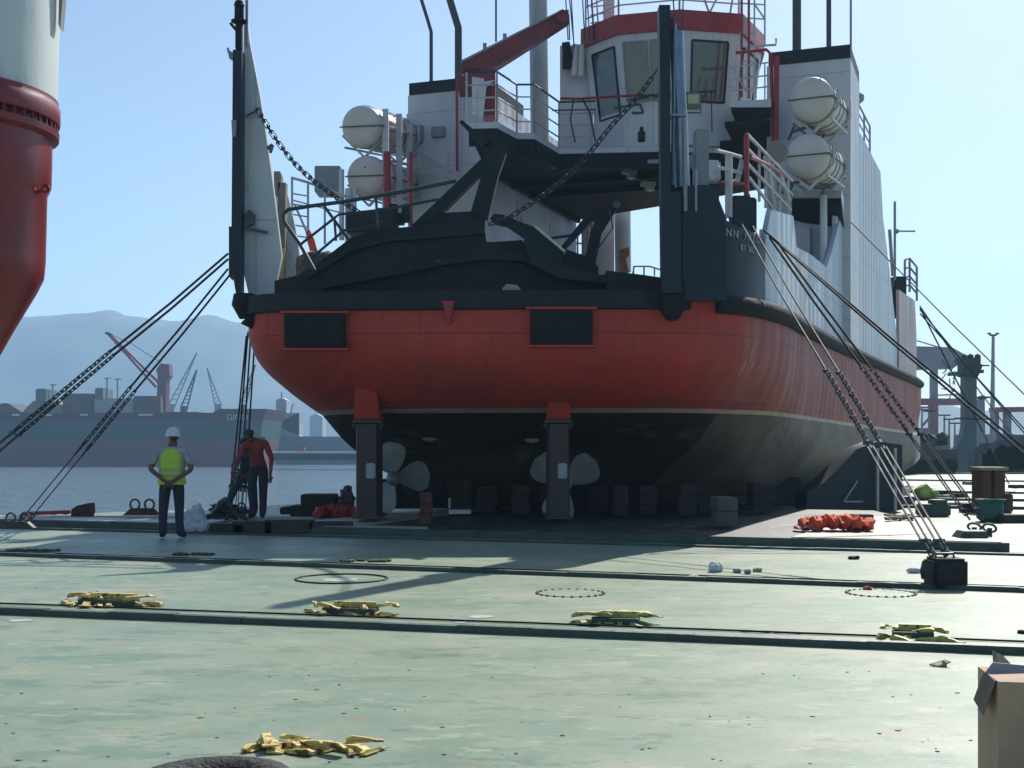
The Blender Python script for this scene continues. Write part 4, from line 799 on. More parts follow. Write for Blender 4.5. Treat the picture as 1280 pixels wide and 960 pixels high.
lash(P(925, 276, 23.1), P(1168, 697, bx.y+.1), "left wire of the pale pair from the bow bulwark down to the black block", r=.017, tb=.42)
lash(P(941, 283, 23.4), P(1186, 697, bx.y+.12), "right wire of the pale pair from the bow bulwark down to the black block", r=.017, tb=.42)
e1, e2 = G(1216, 652, .0), G(1232, 652, .0)
e1 = P(1214, 652, 20.3); e2 = P(1231, 651, 20.4)
lash(P(962, 297, 23.8), e1, "left wire of the dark pair ending at the ringed green bracket", r=.022, tb=.5, ty='dark')
lash(P(972, 303, 24.2), e2, "right wire of the dark pair ending at the ringed green bracket", r=.022, tb=.5, ty='dark')
for i, (x, y, X, Yp) in enumerate(((955, 288, 1420, 676), (962, 295, 1424, 690))):
    lash(P(x, y, 23.7), G(X, Yp), "dark wire from the bow bulwark past the photo's right edge, %s one" % ["upper", "lower"][i], r=.02, tb=.22, ty='dark')
lash(P(1060, 274, 33.2), G(1440, 650), "thin single wire from the side bulwark's top corner towards the photo's right edge", r=.014, tb=.2, ty='dark')
for i, (x, y, X, Yp) in enumerate(((1150, 385, 1262, 606), (1150, 387, 1330, 600), (1150, 383, 1300, 592), (1150, 392, 1345, 608))):
    lash(P(x, y, 50), G(X, Yp), "far wire from the ferry's stern down to the far deck, %s of four" % ["steepest", "second steepest", "third steepest", "flattest"][i], r=.03, tb=.3, ty='dark')
# anchors
def padeye(c, label, mt=rust, s=1., n=2, cat="pad eye"):
    t = thing('pad_eye', label, cat, c); m = MB(); m.prism([c+Vector((-.35*s, 0, 0)), c+Vector((.35*s, 0, 0)), c+Vector((.2*s, 0, .13*s)), c+Vector((-.2*s, 0, .13*s))], (0, .18*s, 0)); m.build('bracket', mt, t)
    for k in range(n):
        m = MB(); q = c+Vector(((k-(n-1)/2)*.28*s, .09*s, .2*s)); M = Matrix.Rotation(R(90), 3, 'X'); pts = [q+Vector((math.cos(a)*.09*s, 0, math.sin(a)*.1*s)) for a in [2*math.pi*i/14 for i in range(15)]]; m.tube(pts, .022*s, 6, cap=False); m.build('ring', steel if mt != greenb else chainm, t)
    return t
padeye(G(20, 660, .18), "steel pad eye with shackles at the deck's left edge, where two wires end", chainm, .8)
padeye(G(285, 644, .17), "rusty red pad eye left of the leaning worker's feet", pm("red_oxide", (.38, .10, .05), (.26, .07, .04), 4, .8), .75, 1)
padeye(G(301, 643, .17), "rusty pad eye touching the leaning worker's left boot", rust, .75, 1)
padeye(G(176, 644, .18), "rusty plate with two steel rings at the water's edge", rust, 1.0, 2)
c = P(1222, 678, 19.4); c.z = .0
t = thing('pad_eye', "dark green trapezoid bracket with two shackle rings, right end of the platform", 'pad eye', c)
m = MB(); m.px([(1190, 684), (1206, 664), (1234, 664), (1236, 672), (1248, 674), (1262, 690), (1190, 690)], 19.0, .35); m.build('bracket', greenb, t)
for x, y in ((1218, 659), (1237, 660)):
    m = MB(); q = P(x, y, 19.9); pts = [q+Vector((math.cos(a)*.10, math.sin(a)*.06, math.sin(a)*.06)) for a in [2*math.pi*i/14 for i in range(15)]]; m.tube(pts, .02, 6, cap=False); m.bar(q, q+Vector((0, 0, -.16)), .06); m.build('ring', chainm, t)
# black block
t = thing('anchor_block', "black rubbery block with a handle standing on the second bar at the right", 'anchor block', bx)
ya = bx.y; w0 = (1213-1168)/F*ya; m = MB(); m.bevbox((P(1190, 720, ya).x, ya+.2, .17), (w0*.95, .38, .31), b=.03)
m.build('block_body', pm("pitch_black", (.008, .009, .010), (.016, .016, .017), 6, .75, bump=.6), t)
m = MB(); cx_ = P(1187, 700, ya).x; m.tube([(cx_-.1, ya+.15, .31), (cx_-.09, ya+.15, .37), (cx_+.09, ya+.15, .37), (cx_+.1, ya+.15, .31)], .015, 8); m.tube([(cx_-.23, ya+.1, .29), (cx_-.27, ya+.05, .2), (cx_-.24, ya+.1, .12)], .025, 8); m.build('handle', chainm, t)
# ================================================================== YELLOW FITTINGS ON THE DECK
def wedge_pile(cx_, cy_, w_, lab, n, mt, base_plate=False, seedv=1, sc=1.):
    rnd = random.Random(seedv); c = G(cx_, cy_); wm = w_/F*c.y
    if base_plate:
        t = thing('fitting_base', "dark green bracket under the yellow pieces "+lab, 'bracket', c); m = MB()
        m.box(c+Vector((0, .02, .035)), (wm*.62, .14, .05), rz=-.2); m.build('bar', greenb, t)
        m = MB(); m.box(c+Vector((wm*.05, .05, .085)), (wm*.5, .05, .05), rz=-.2); m.build('rib', mt, t)
    proto = None
    for i in range(n):
        x = (-.5+(i+.5)/n)*wm+rnd.uniform(-.02, .02); y = rnd.uniform(-.12, .14)*(1 if not base_plate else .8)+ (.05 if i % 2 else -.05); rz = rnd.choice([.2, -.5, .9, 1.9, 2.6, -1.2])+rnd.uniform(-.3, .3); l_ = rnd.uniform(.65, 1.05)*sc
        if proto is None:
            m = MB(); m.prism([(-.10, -.020, 0), (.10, -.024, 0), (.10, -.024, .010), (.04, -.022, .024), (-.06, -.020, .036), (-.10, -.020, .022)], (0, .044, 0)); m.box((.115, 0, .006), (.045, .075, .010)); m.box((-.02, 0, .003), (.13, .085, .006))
            o = m.build('steel_wedge', mt, loc=(0, 0, 0), label="yellow steel wedge lying loose in the pile "+lab, cat='wedge', group="yellow wedges in the pile "+lab); proto = o
        else: o = dup(proto)
        z = .006+(.028 if i % 3 == 1 and not base_plate else 0)+(.062 if base_plate and i % 2 else 0)
        o.location = (c.x+x, c.y+y-x*.2, z); o.rotation_euler = (rnd.uniform(-.15, .15), rnd.uniform(-.22, .15) if z > .02 else rnd.uniform(-.05, .02), rz); o.scale = (l_*rnd.uniform(.7, 1.25), l_*rnd.uniform(.6, 1.3), l_)
wedge_pile(392, 938, 150, "closest to the camera, beside the black tyre", 15, yellow, False, 3, 1.0)
wedge_pile(135, 757, 120, "behind the nearest bar, leftmost of four", 15, yellow, True, 5, 1.15)
wedge_pile(438, 768, 110, "behind the nearest bar, second from left", 14, yellow, True, 8, 1.15)
wedge_pile(770, 781, 95, "behind the nearest bar, third from left", 12, yellowg, True, 11, 1.1)
wedge_pile(1142, 799, 78, "behind the nearest bar, rightmost of four", 11, yellowg, True, 17, 1.05)
# ================================================================== MANHOLE RINGS
def ring(cx_, cy_, wpx, lab, bolts, mt=dark, solid=True):
    c = G(cx_, cy_); r = wpx/2/F*c.y; t = thing('manhole_ring', lab, 'manhole', c); m = MB()
    if solid: m.tube([c+Vector((math.cos(a)*r, math.sin(a)*r, .008)) for a in [2*math.pi*i/40 for i in range(41)]], .010, 6, cap=False); m.build('rim', mt, t)
    else:
        m.lathe(c, [(r*.93, 0), (r*.93, .006), (r*.9, .008)], 32); m.build('cover', deckm, t)
    m = MB()
    for k in range(bolts): a = 2*math.pi*k/bolts; m.lathe(c+Vector((math.cos(a)*r, math.sin(a)*r, .003)), [(.017, 0), (.016, .010), (.008, .014)], 6)
    b_ = m.build('bolt_ring', mt, t)
ring(427, 724, 114, "thin dark ring flush in the deck with white chalk inside, left of the ship's shadow", 20)
ring(713, 742, 84, "manhole with a ring of dark bolts in front of the ship's middle", 24, dark, False)
ring(1101, 742, 84, "manhole with a ring of dark bolts at the right, left of the black block", 26, dark, False)
# ================================================================== LITTER
def lump(px_, py_, w_, h_, name, mt, label, cat, flat=.5, j=.5, n=3, z=0.):
    c = G(px_, py_, z); W_ = w_/F*c.y/2; H_ = h_/F*c.y/2; m = MB(); o = Vector(c)
    for k in range(n): m.ico(c+Vector((random.uniform(-.5, .5)*W_*(n > 1), random.uniform(-.3, .3)*W_, H_*.8)), 1, 2, sq=(W_*(1 if n == 1 else .62), W_*.6, H_), jit=j)
    return m.build(name, mt, loc=c, label=label, cat=cat)
lump(897, 715, 20, 13, 'plastic_sheet', sack, "crumpled white plastic on the deck, right of the ship's shadow edge", "plastic")
for i, (x, y) in enumerate(((921, 716), (934, 717), (947, 715))): lump(x, y, 11, 6, 'scrap_piece', pm("pale_scrap", (.4, .4, .36), (.2, .2, .17), 20, .7), "small pale scrap right of the crumpled white plastic, %s of three" % ["left", "middle", "right"][i], "scrap")
lump(1142, 716, 20, 8, 'plastic_bottle', sack, "clear plastic bottle lying left of the black block", "bottle", n=1, j=.1)
lump(867, 722, 16, 4, 'scrap_piece', pm("pale_scrap", (.4, .4, .36)), "flat pale scrap on the second bar near the ship's shadow", "scrap")
lump(1084, 738, 14, 6, 'glove', redcloth, "red glove lying on the right hand manhole", "glove")
lump(1066, 699, 16, 5, 'glove', black, "black glove between the platform and the second bar", "glove")
m = MB(); c = G(1172, 834); m.prism([c, c+Vector((-.04, .05, .004)), c+Vector((.07, .06, .035)), c+Vector((.09, .0, .03))], (0, 0, .01)); m.ico(c+Vector((.05, .02, .015)), .025, 1, jit=.4); m.build('scrap_piece', pm("card_scrap", (.45, .40, .3), (.2, .15, .1), 20, .8), loc=c, label="crumpled brown scrap in front of the rightmost yellow fitting", cat="scrap")
m = MB(); c = G(1242, 830); m.prism([c, c+Vector((.12, .0, 0)), c+Vector((.07, .02, .06)), c+Vector((.0, .02, .09))], (0, .008, 0)); m.build('card_flap', pm("card_scrap", (.45, .40, .3)), loc=c, label="torn cardboard piece standing behind the cardboard box", cat="cardboard")
lump(1276, 792, 12, 5, 'glove', black, "black rag at the photo's right edge by the nearest bar", "rag")
rnd = random.Random(4)
m = MB()
for k in range(150):
    c = G(rnd.uniform(0, 1270), rnd.choice([rnd.uniform(700, 740), rnd.uniform(830, 955), rnd.uniform(830, 955)])); s_ = rnd.uniform(.002, .008)
    m.ico(c+Vector((0, 0, s_*.4)), s_, 1, sq=(rnd.uniform(1, 2.6), 1, .4), jit=.6)
m.build('grit', pm("dark_grit", (.07, .07, .055), (.3, .28, .2), 40, .9), label="dark grit and flakes scattered over the green deck", cat="grit", kind='stuff')
# moss-like rubbish tufts by the second bar
for i, (x, y, w_) in enumerate(((42, 689, 60), (243, 694, 52), (457, 702, 60))):
    c = G(x, y); m = MB(); W_ = w_/F*c.y
    for k in range(26): m.ico(c+Vector((random.uniform(-.5, .5)*W_, random.uniform(-.08, .08), .015)), .035, 1, sq=(1.4, 1, .6), jit=.7)
    m.build('weed_tuft', pm("weed_green", (.05, .065, .02), (.09, .10, .03), 9, .9, bump=.6), loc=c, label="low tuft of green weed behind the second bar, "+["at the photo's left edge", "in front of the worker in yellow", "near the tip of the mast's shadow"][i], cat="weed", group="weed tufts along the second bar")
# tyre at bottom
c = G(268, 1016); c.z = 0
t = thing('tyre', "black rubber tyre lying on the deck at the photo's bottom edge", 'tyre', c); m = MB(); M = Matrix.Identity(3)
prof = [(.17, .02), (.17, .14), (.2, .165), (.25, .172), (.30, .16), (.325, .12), (.33, .08), (.325, .04), (.29, .005), (.2, .005)]
vs = []; n = 48
for r_, z_ in prof:
    for k in range(n): a = 2*math.pi*k/n; rr = r_+(.006 if k % 2 and r_ > .28 else 0); vs.append(c+Vector((rr*math.cos(a), rr*math.sin(a), z_)))
q = len(prof); m.add(vs, [(i*n+k, i*n+(k+1) % n, ((i+1) % q)*n+(k+1) % n, ((i+1) % q)*n+k) for i in range(q) for k in range(n)], 0, True); m.build('tread', pm("tyre_rubber", (.010, .012, .012), (.02, .022, .02), 8, .8, bump=.5), t)
# cardboard box right
t = thing('cardboard_box', "open brown cardboard box at the photo's bottom right corner", 'box', P(1270, 1000, 5.6)); m = MB()
a = P(1248, 1000, 5.5); x0, y0 = a.x, 5.5; zt = P(0, 852, 5.5).z; wl = .42
OFFb = [(x0, y0), (x0+wl, y0-.08), (x0+wl+.06, y0+.3), (x0+.05, y0+.38)]
m.hexa([Vector((*p, 0)) for p in OFFb]+[Vector((*p, zt)) for p in OFFb]); m.build('carton', card, t); m = MB(); p0 = Vector((x0+.17, y0-.037, 0)); m.hexa([p0, p0+Vector((.05, -.0095, 0)), p0+Vector((.05, -.006, 0)), p0+Vector((0, .003, 0))]+[v+Vector((0, 0, zt-.002)) for v in (p0, p0+Vector((.05, -.0095, 0)), p0+Vector((.05, -.006, 0)), p0+Vector((0, .003, 0)))]); m.build('tape', pm('tape_tan', (.42, .30, .18), None, 5, .35), t)
m = MB(); p0 = Vector((x0-.002, y0+.02, zt)); m.prism([p0, p0+Vector((.045, .25, 0)), p0+Vector((-.0, .26, -.13)), p0+Vector((-.045, .02, -.15))], (-.005, 0, -.002)); m.build('flap', cardd, t)
m = MB(); p0 = Vector((x0+.02, y0+.2, zt)); m.prism([p0+Vector((-.005, 0, 0)), p0+Vector((.22, 0, 0)), p0+Vector((.19, .03, .03)), p0+Vector((.04, .02, .045))], (0, .006, 0)); m.build('flap', grey, t)
# chalk marks flush with the deck
def mark(px_, py_, w_, h_, mt, kind_='structure'):
    m = MB(); n = 22; o = random.random()*9; c = G(px_, py_); rx = w_/F*c.y/2; ry = rx*.8 if h_ is None else h_
    m.v = [Vector((c.x+math.cos(a)*rx*(1+.35*mnoise(Vector((math.cos(a)*2+o, math.sin(a)*2, 0)))), c.y+math.sin(a)*ry*(1+.35*mnoise(Vector((o, math.cos(a)*2, math.sin(a)*2)))), .004)) for a in [2*math.pi*k/n for k in range(n)]]
    m.f = [list(range(n))]; m.mi = [0]; m.sm = [False]; m.build('paint_mark', mt, kind=kind_)
chalk = pm("chalk_mark", (.42, .44, .40), (.28, .32, .27), 14, .8)
for a in ((425, 725, 44, .18), (577, 777, 22, .12), (602, 771, 34, .1), (958, 800, 28, .10), (945, 790, 36, .1), (985, 792, 30, .08), (24, 776, 30, .1)): mark(*a, chalk)

# ================================================================== OBJECTS ALONG THE LEFT DECK EDGE
def tag1(m, name, mt, c, label, cat, group=None): return m.build(name, mt, loc=c, label=label, cat=cat, group=group)
c = G(60, 652, .18); t = thing('low_bench', "low red steel rail on short legs by the water at the left", 'rail', c)
m = MB(); a, b = P(28, 642, 24.5), P(88, 640, 24.8); m.bar(a, b, .12, .07); m.build('top_bar', redp, t)
for f_ in (.15, .65, .9): m = MB(); q = a.lerp(b, f_); m.bar(q, Vector((q.x, q.y, .18)), .07); m.build('leg', redp, t)
c = G(99, 653, .18); m = MB(); m.px([(88, 653), (89, 637), (96, 632), (110, 629), (111, 640), (107, 653)], 25.2, .4); tag1(m, 'steel_bollard', rust, c, "rusty block shaped bollard by the water, right of the low red rail", "bollard")
c = G(280, 655, .17)
m = MB(); 
for k in range(34):
    f_ = random.random(); hgt = .05+.26*math.sin(f_*3.1)*random.random(); m.ico(G(256+f_*44, 650, .18)+Vector((0, random.uniform(0, .5), hgt)), random.uniform(.06, .12), 1, sq=(1.3, 1, .5), jit=1.6, M=Matrix.Rotation(random.uniform(-.8, .8), 3, 'Y'))
tag1(m, 'tarp_heap', pm("dark_tarp", (.035, .045, .06), (.06, .075, .09), 5, .7, bump=.5), c, "heap of dark tarpaulin behind the white sack by the worker in yellow", "tarpaulin")
c = G(244, 667); m = MB(); yy = c.y
for (x, y, r_, s3_) in ((244, 655, .17, 1.1), (240, 646, .13, 1.1), (247, 640, .10, 1.3), (253, 658, .13, 1.), (235, 660, .12, .9), (248, 648, .12, 1), (240, 660, .14, .8)): m.ico(P(x, y, yy+.1), r_, 3, sq=(1, .8, s3_), jit=.55)
tag1(m, 'white_sack', sack, c, "crumpled pale sack standing at the right foot of the worker in yellow", "sack")
m = MB(); 
for x0, x1, y0, y1 in ((262, 305, 655, 668), (290, 340, 652, 667), (330, 392, 650, 667), (385, 440, 652, 662)):
    a = P(x0, y1, 21.9); b = P(x1, y0, 21.9); m.bevbox(((a.x+b.x)/2, 22.0, (a.z+b.z)/2), (b.x-a.x, .2, b.z-a.z), b=.015)
tag1(m, 'timber_stack', pm("dark_timber", (.05, .05, .035), (.03, .03, .025), 4, .85, bump=.4), G(350, 667), "row of dark timbers along the platform edge below the leaning worker", "timbers")
for i, (x0, x1, y0, y1, l) in enumerate(((363, 392, 632, 646, "lower left timber of the brown stack left of the orange cloth"), (376, 418, 618, 632, "top timber of the brown stack left of the orange cloth"), (392, 414, 632, 648, "lower right timber of the brown stack left of the orange cloth"), (350, 364, 634, 643, "smallest timber lying left of the brown stack"))):
    a = P(x0, y1, 26.5); b = P(x1, y0, 26.5); m = MB(); m.bevbox(((a.x+b.x)/2, 26.8, (a.z+b.z)/2), (b.x-a.x, .7, b.z-a.z), b=.02); o = Vector(((a.x+b.x)/2, 26.8, a.z)); m.build('timber', wood, loc=o, label=l, cat='timber', group="brown timber stack left of the left rudder")
def cloth(x0, x1, y0, y1, Y, name, mt, label, cat, n=14):
    m = MB(); a = P(x0, y1, Y); b = P(x1, y0, Y); W_ = b.x-a.x; H_ = b.z-a.z
    for k in range(n):
        f_ = (k+.5)/n; m.ico(Vector((a.x+W_*f_, Y+random.uniform(-.15, .25), a.z+H_*(.3+.25*math.sin(f_*3.1)*random.uniform(.3, 1)))), 1, 2, sq=(W_/n*1.6, .25, H_*.38), jit=.6)
    return m.build(name, mt, loc=((a.x+b.x)/2, Y, a.z), label=label, cat=cat)
cloth(396, 446, 628, 649, 25, 'cloth_heap', redcloth, "heap of bright red cloth just left of the left rudder", "cloth")
cloth(1006, 1086, 640, 663, 20.6, 'life_jacket_heap', orange, "heap of orange life jackets on the platform's right side", "life jackets", 16)
cloth(1000, 1020, 655, 663, 20.5, 'rag', pm("pink_rag", (.5, .2, .2), None, 6, .8), "pinkish rag left of the heap of orange life jackets", "rag", 5)
m = MB(); m.bevbox(P(1076, 651, 21.3), (.35, .3, .22), b=.01); tag1(m, 'plank', wood, P(1076, 655, 21.3), "short wood block behind the orange life jackets", "wood block")
m = MB(); 
for k in range(26): f_ = random.random(); m.ico(P(433+random.uniform(-1, 1)*(9-6*f_), 641-f_*30, 28), .09, 2, jit=.9)
tag1(m, 'hose_coil', pm("magenta_rag", (.25, .04, .16), (.12, .1, .08), 5, .8), P(436, 640, 29), "small heap of magenta and tan rags right beside the left rudder", "rags")
# trolley under the hull
c = G(575, 672); t = thing('trolley', "small dark trolley with a pale tray under the hull between the rudders", 'trolley', c)
m = MB(); m.bevbox(P(575, 655, c.y+.2), (.34, .3, .25), b=.02); m.build('body', dark, t); m = MB(); m.box(P(575, 639.5, c.y+.2), (.36, .3, .06)); m.build('tray', pm("tray_grey", (.35, .36, .38), None, 4, .5), t)
m = MB(); m.box(P(562, 629, c.y+.2), (.03, .2, .16)); m.build('handle', grey, t)
for x in (565, 586):
    m = MB(); m.tube([P(x, 660, c.y+.1), P(x, 671, c.y+.1)], .022, 8); m.build('leg', steel, t)
# ================================================================== OBJECTS ON THE FAR RIGHT DECK
c = G(1242, 641); t = thing('steel_bitt', "tall rusty brown double bitt with a pale cap plate on the far deck", 'bitt', c); Y = c.y
for x0, x1, y0, y1 in ((1226, 1240, 588, 640), (1242, 1257, 588, 640), (1255, 1267, 617, 641)):
    m = MB(); a = P(x0, y1, Y); b = P(x1, y0, Y); m.bevbox(((a.x+b.x)/2, Y+.3, (a.z+b.z)/2), (b.x-a.x, .6, b.z-a.z), b=.03); m.build('post', rust, t)
m = MB(); a = P(1224, 588, Y); b = P(1260, 584, Y); m.box(((a.x+b.x)/2, Y+.3, (a.z+b.z)/2), (b.x-a.x, .7, b.z-a.z)); m.box(((a.x+b.x)/2, Y+.5, a.z-.5), ((b.x-a.x)*.8, .2, .9)); m.build('cap_plate', pm("cap_tan", (.3, .25, .2), None, 4, .7), t)
c = G(1238, 652); m = MB(); m.lathe(c, [(.18, 0), (.25, .08), (.24, .3), (.22, .38), (.27, .42), (.29, .45), (.2, .40), (.12, .3)], 18, mi=0)
for v in m.v: v += Vector((mnoise(v*4), mnoise(v*4+Vector((7, 0, 0))), 0))*.06
tag1(m, 'tarp_bag', greent, c, "open dark green bag standing in front of the rusty double bitt", "bag")
m = MB(); c = G(1266, 654); m.bevbox(c+Vector((.2, .2, .08)), (.9, .5, .16), b=.05); tag1(m, 'timber', pm("dark_timber", (.05, .05, .035)), c, "flat dark plank lying right of the open green bag", "plank")
m = MB(); c = G(1170, 646); m.bevbox(c+Vector((0, .2, .14)), (.62, .5, .26), b=.03); m.bevbox(c+Vector((.1, .2, .3)), (.3, .4, .12), b=.02); tag1(m, 'weight_block', greenb, c, "squat dark block with a raised top, on the far deck left of the green bag", "block")
m = MB(); c = G(1130, 632); m.bevbox(c+Vector((0, .2, .12)), (.55, .5, .22), b=.02); tag1(m, 'weight_block', greenb, c, "dark green low box beside the blue cradle's right end", "block")
m = MB(); c = G(1213, 641); m.bevbox(c+Vector((0, .2, .1)), (.3, .3, .22), b=.02); tag1(m, 'weight_block', dark, c, "small dark box just left of the open green bag", "block")
m = MB(); c = G(1132, 623); m.lathe(c, [(.1, 0), (.12, .02), (.12, .28), (.1, .3)], 14); tag1(m, 'paint_bucket', white, c, "small white bucket right of the blue cradle", "bucket")
m = MB(); c = G(1154, 625); m.ico(c+Vector((0, 0, .2)), .24, 2, jit=.4); m.ico(c+Vector((.25, 0, .15)), .18, 2, jit=.4); tag1(m, 'yellow_bag', pm("lime_bag", (.40, .50, .12), (.25, .35, .08), 5, .7), c, "small lime yellow bag on the bright far deck", "bag")
m = MB()
m.tube(cr([G(1105+random.random()*36, 643+random.random()*9, .15)+Vector((0, 0, .02+.03*random.random())) for k in range(16)], 5), .022, 6)
tag1(m, 'rope_coil', pm("tan_rope", (.25, .21, .14), (.12, .1, .07), 14, .9), G(1122, 648, .17), "loose tan rope and rags at the foot of the blue cradle", "rope")
rnd = random.Random(12)
sc_l = ["near the lime bag", "just right of the lime bag", "behind the rusty double bitt", "right of the rusty double bitt", "close to the squat dark block", "left of the rusty double bitt"]
for i, (x, y) in enumerate(((1175, 624), (1188, 618), (1224, 606), (1272, 610), (1192, 634), (1210, 622))):
    c = G(x, y); m = MB()
    for k in range(3): m.bevbox(c+Vector((rnd.uniform(-.4, .4), rnd.uniform(-.2, .2), .06)), (rnd.uniform(.2, .7), .2, .12), rz=rnd.uniform(-1, 1), b=.01)
    tag1(m, 'dunnage', wood if i % 2 else grey, c, "loose dunnage pieces on the far deck, "+sc_l[i], "dunnage", "dunnage on the far deck")
# parked machines and container behind the stern
def far_machine(x0, x1, y0, y1, Y, name, mt, label, cat):
    c = P((x0+x1)/2, y1, Y); c.z = 0; t = thing(name, label, cat, c); a = P(x0, y1, Y); b = P(x1, y0, Y); W_ = b.x-a.x; H_ = b.z; 
    m = MB(); m.bevbox((c.x, Y+.8, H_*.42), (W_, 1.6, H_*.55), b=.06); m.build('body', mt, t)
    m = MB(); m.bevbox((c.x-W_*.2, Y+.8, H_*.82), (W_*.45, 1.3, H_*.32), b=.06); m.build('cab', mt, t)
    for s_ in (-.3, .05, .32):
        m = MB(); m.lathe(Vector((c.x+W_*s_, Y, .4)), [(.1, -.12), (.4, -.1), (.4, .1), (.1, .12)], 14, M=Matrix.Rotation(R(90), 3, 'X')); m.build('wheel', black, t)
    return t
far_machine(1112, 1146, 522, 588, 68, 'site_truck', pm("machine_lilac", (.25, .22, .24), (.15, .13, .13), 2, .7), "greyish pink machine parked on the far deck close to the ferry's stern", 'machine')
far_machine(1140, 1198, 548, 588, 70, 'deck_machine', pm("machine_dark", (.04, .045, .05), (.08, .08, .07), 2, .7), "long dark machine on the far deck left of the green crane pedestal", 'machine')
c = G(1150, 590.5); m = MB(); m.bevbox((c.x, c.y+1, .35), (4.2, 2, .7), b=.05); tag1(m, 'flat_container', dark, c, "flat black container under the machines at the far deck's end", "container")
m = MB()
for k in range(10): m.bevbox(P(1228+k*6, 578-(k*37 % 18), 72)+Vector((0, 0, 0)), (1.2, 1.2, 1.2+.4*(k % 3)), b=.1)
tag1(m, 'equipment_heap', pm("heap_grey", (.12, .12, .13), (.06, .06, .065), 1, .8), P(1250, 590, 72), "jumble of grey equipment right of the green crane pedestal", "equipment")
m = MB()
for k in range(12): m.ico(P(1150+random.random()*30, 553-random.random()*5, 71), .35, 2, sq=(1.3, 1, .7), jit=1.2)
tag1(m, 'tarp_bag', pm("tarp_far_green", (.02, .07, .045), None, 2, .8), P(1165, 556, 71), "green tarpaulin bundle on top of the long dark machine", "tarpaulin")
# crane pedestal, lamp mast, portal cranes
tg = pm("pedestal_green", (.08, .12, .125), (.06, .095, .10), .6, .6, runs=(.09, .08, .07)); c = G(1210, 590)
t = thing('crane_pedestal', "tall green crane pedestal with a dark railed head, rising behind the far deck", 'crane pedestal', P(1210, 589, 80)); Yp = 80
m = MB(); m.px([(1206, 590), (1206, 470), (1221, 470), (1221, 590)], Yp, .8); m.px([(1190, 590), (1196, 560), (1204, 543), (1206, 530), (1206, 590)], Yp, .8); m.build('column', tg, t)
m = MB(); m.px([(1205, 470), (1205, 450), (1200, 452), (1203, 446), (1213, 448), (1226, 445), (1226, 455), (1229, 456), (1222, 472)], Yp-.2, 1.2); m.px([(1198, 464), (1230, 462), (1230, 466), (1198, 468)], Yp-.6, 2); m.px([(1222, 456), (1237, 456), (1237, 457.5), (1222, 457.5)], Yp, .3); m.build('head', pm("head_dark", (.03, .045, .05), None, 1, .7), t)
for x in (1205, 1213, 1222): m = MB(); m.ico(P(x, 446, Yp), .22, 1); m.build('lamp', dark, t)
m = MB(); m.tube([P(1193, 523, Yp-.5), P(1240, 524, Yp-.5)], .06, 6); m.build('arm', dark, t)
t = thing('lamp_mast', "tall thin lamp mast with a four lamp head at the far right", 'lamp mast', P(1241, 585, 118)); m = MB(); m.tube([P(1240, 575, 118), P(1241.5, 420, 118)], [.28, .14], 8); m.build('pole', grey, t)
for dx in (-5, -2, 2, 5): m = MB(); m.box(P(1241.5+dx, 417+(0 if abs(dx) > 3 else 2), 118), (.25, .3, .14)); m.bar(P(1241.5, 421, 118), P(1241.5+dx, 418, 118), .06); m.build('lamp', dark, t)
pu = pm("portal_mauve", (.26, .10, .11), (.18, .08, .09), .3, .6); gg = pm("portal_grey", (.22, .24, .27), (.16, .18, .2), .3, .6)
t = thing('portal_crane', "big grey and mauve portal crane right behind the ferry's stern", 'crane', P(1165, 575, 150)); Y = 150
m = MB(); m.px([(1120, 432), (1190, 434), (1204, 442), (1204, 452), (1192, 460), (1120, 462)], Y, 3); m.build('girder', gg, t)
for k in range(10): pass
m = MB(); m.px([(1166, 462), (1172.5, 462), (1172.5, 498), (1166, 498)], Y+.5, 1.2); m.build('upper_leg', gg, t)
m = MB(); m.px([(1139, 498), (1206, 498), (1206, 506), (1139, 506)], Y, 2); m.build('cross_beam', pu, t)
for x in (1143, 1169): m = MB(); m.px([(x-4, 506), (x+4, 506), (x+4, 575), (x-4, 575)], Y, 1.5); m.build('leg', pu, t)
m = MB(); m.px([(1136, 535), (1172, 535), (1172, 545), (1136, 545)], Y-.5, 3); m.tube([P(1152, 533, Y), P(1166, 518, Y)], .15, 6); m.tube([P(1147, 512, Y), P(1166, 512, Y)], .12, 6); m.build('sill_beam', pu, t)
m = MB(); m.tube([P(1172, 494, Y), P(1200, 493, Y)], .1, 6); m.tube([P(1204, 443, Y), P(1150, 427, Y), P(1138, 424, Y)], .08, 6); m.build('hand_rail', grey, t)
m = MB()
for k in range(14): a = P(1180+random.random()*14, 462+random.random()*26, Y); m.bar(a, a+Vector((random.uniform(-1, 1), 0, random.uniform(-1.2, 1.2))), .1)
m.build('trolley_gear', dark, t)
t = thing('portal_crane', "low dark red portal frame at the photo's right edge", 'crane', P(1262, 575, 130)); Y = 130
m = MB(); m.px([(1243, 509), (1320, 508), (1320, 514), (1243, 515)], Y, 1.5); m.build('cross_beam', pm("portal_red", (.28, .08, .09), (.2, .06, .07), .3, .6), t)
for x in (1246, 1261.5): m = MB(); m.px([(x-2.5, 515), (x+2.8, 515), (x+2.8, 575), (x-2.5, 575)], Y+.1, 1.2); m.build('leg', pu if x < 1250 else gg, t)
t = thing('steel_tower', "narrow grey tower close behind the green crane pedestal", 'tower', P(1229, 575, 110)); m = MB(); m.px([(1222, 575), (1222, 500), (1230, 498), (1231, 494), (1232, 575)], 110, 1.4); m.build('shaft', gg, t)
m = MB(); m.box(P(1227, 497, 110.5), (.9, 1.6, .15)); m.build('landing', dark, t)
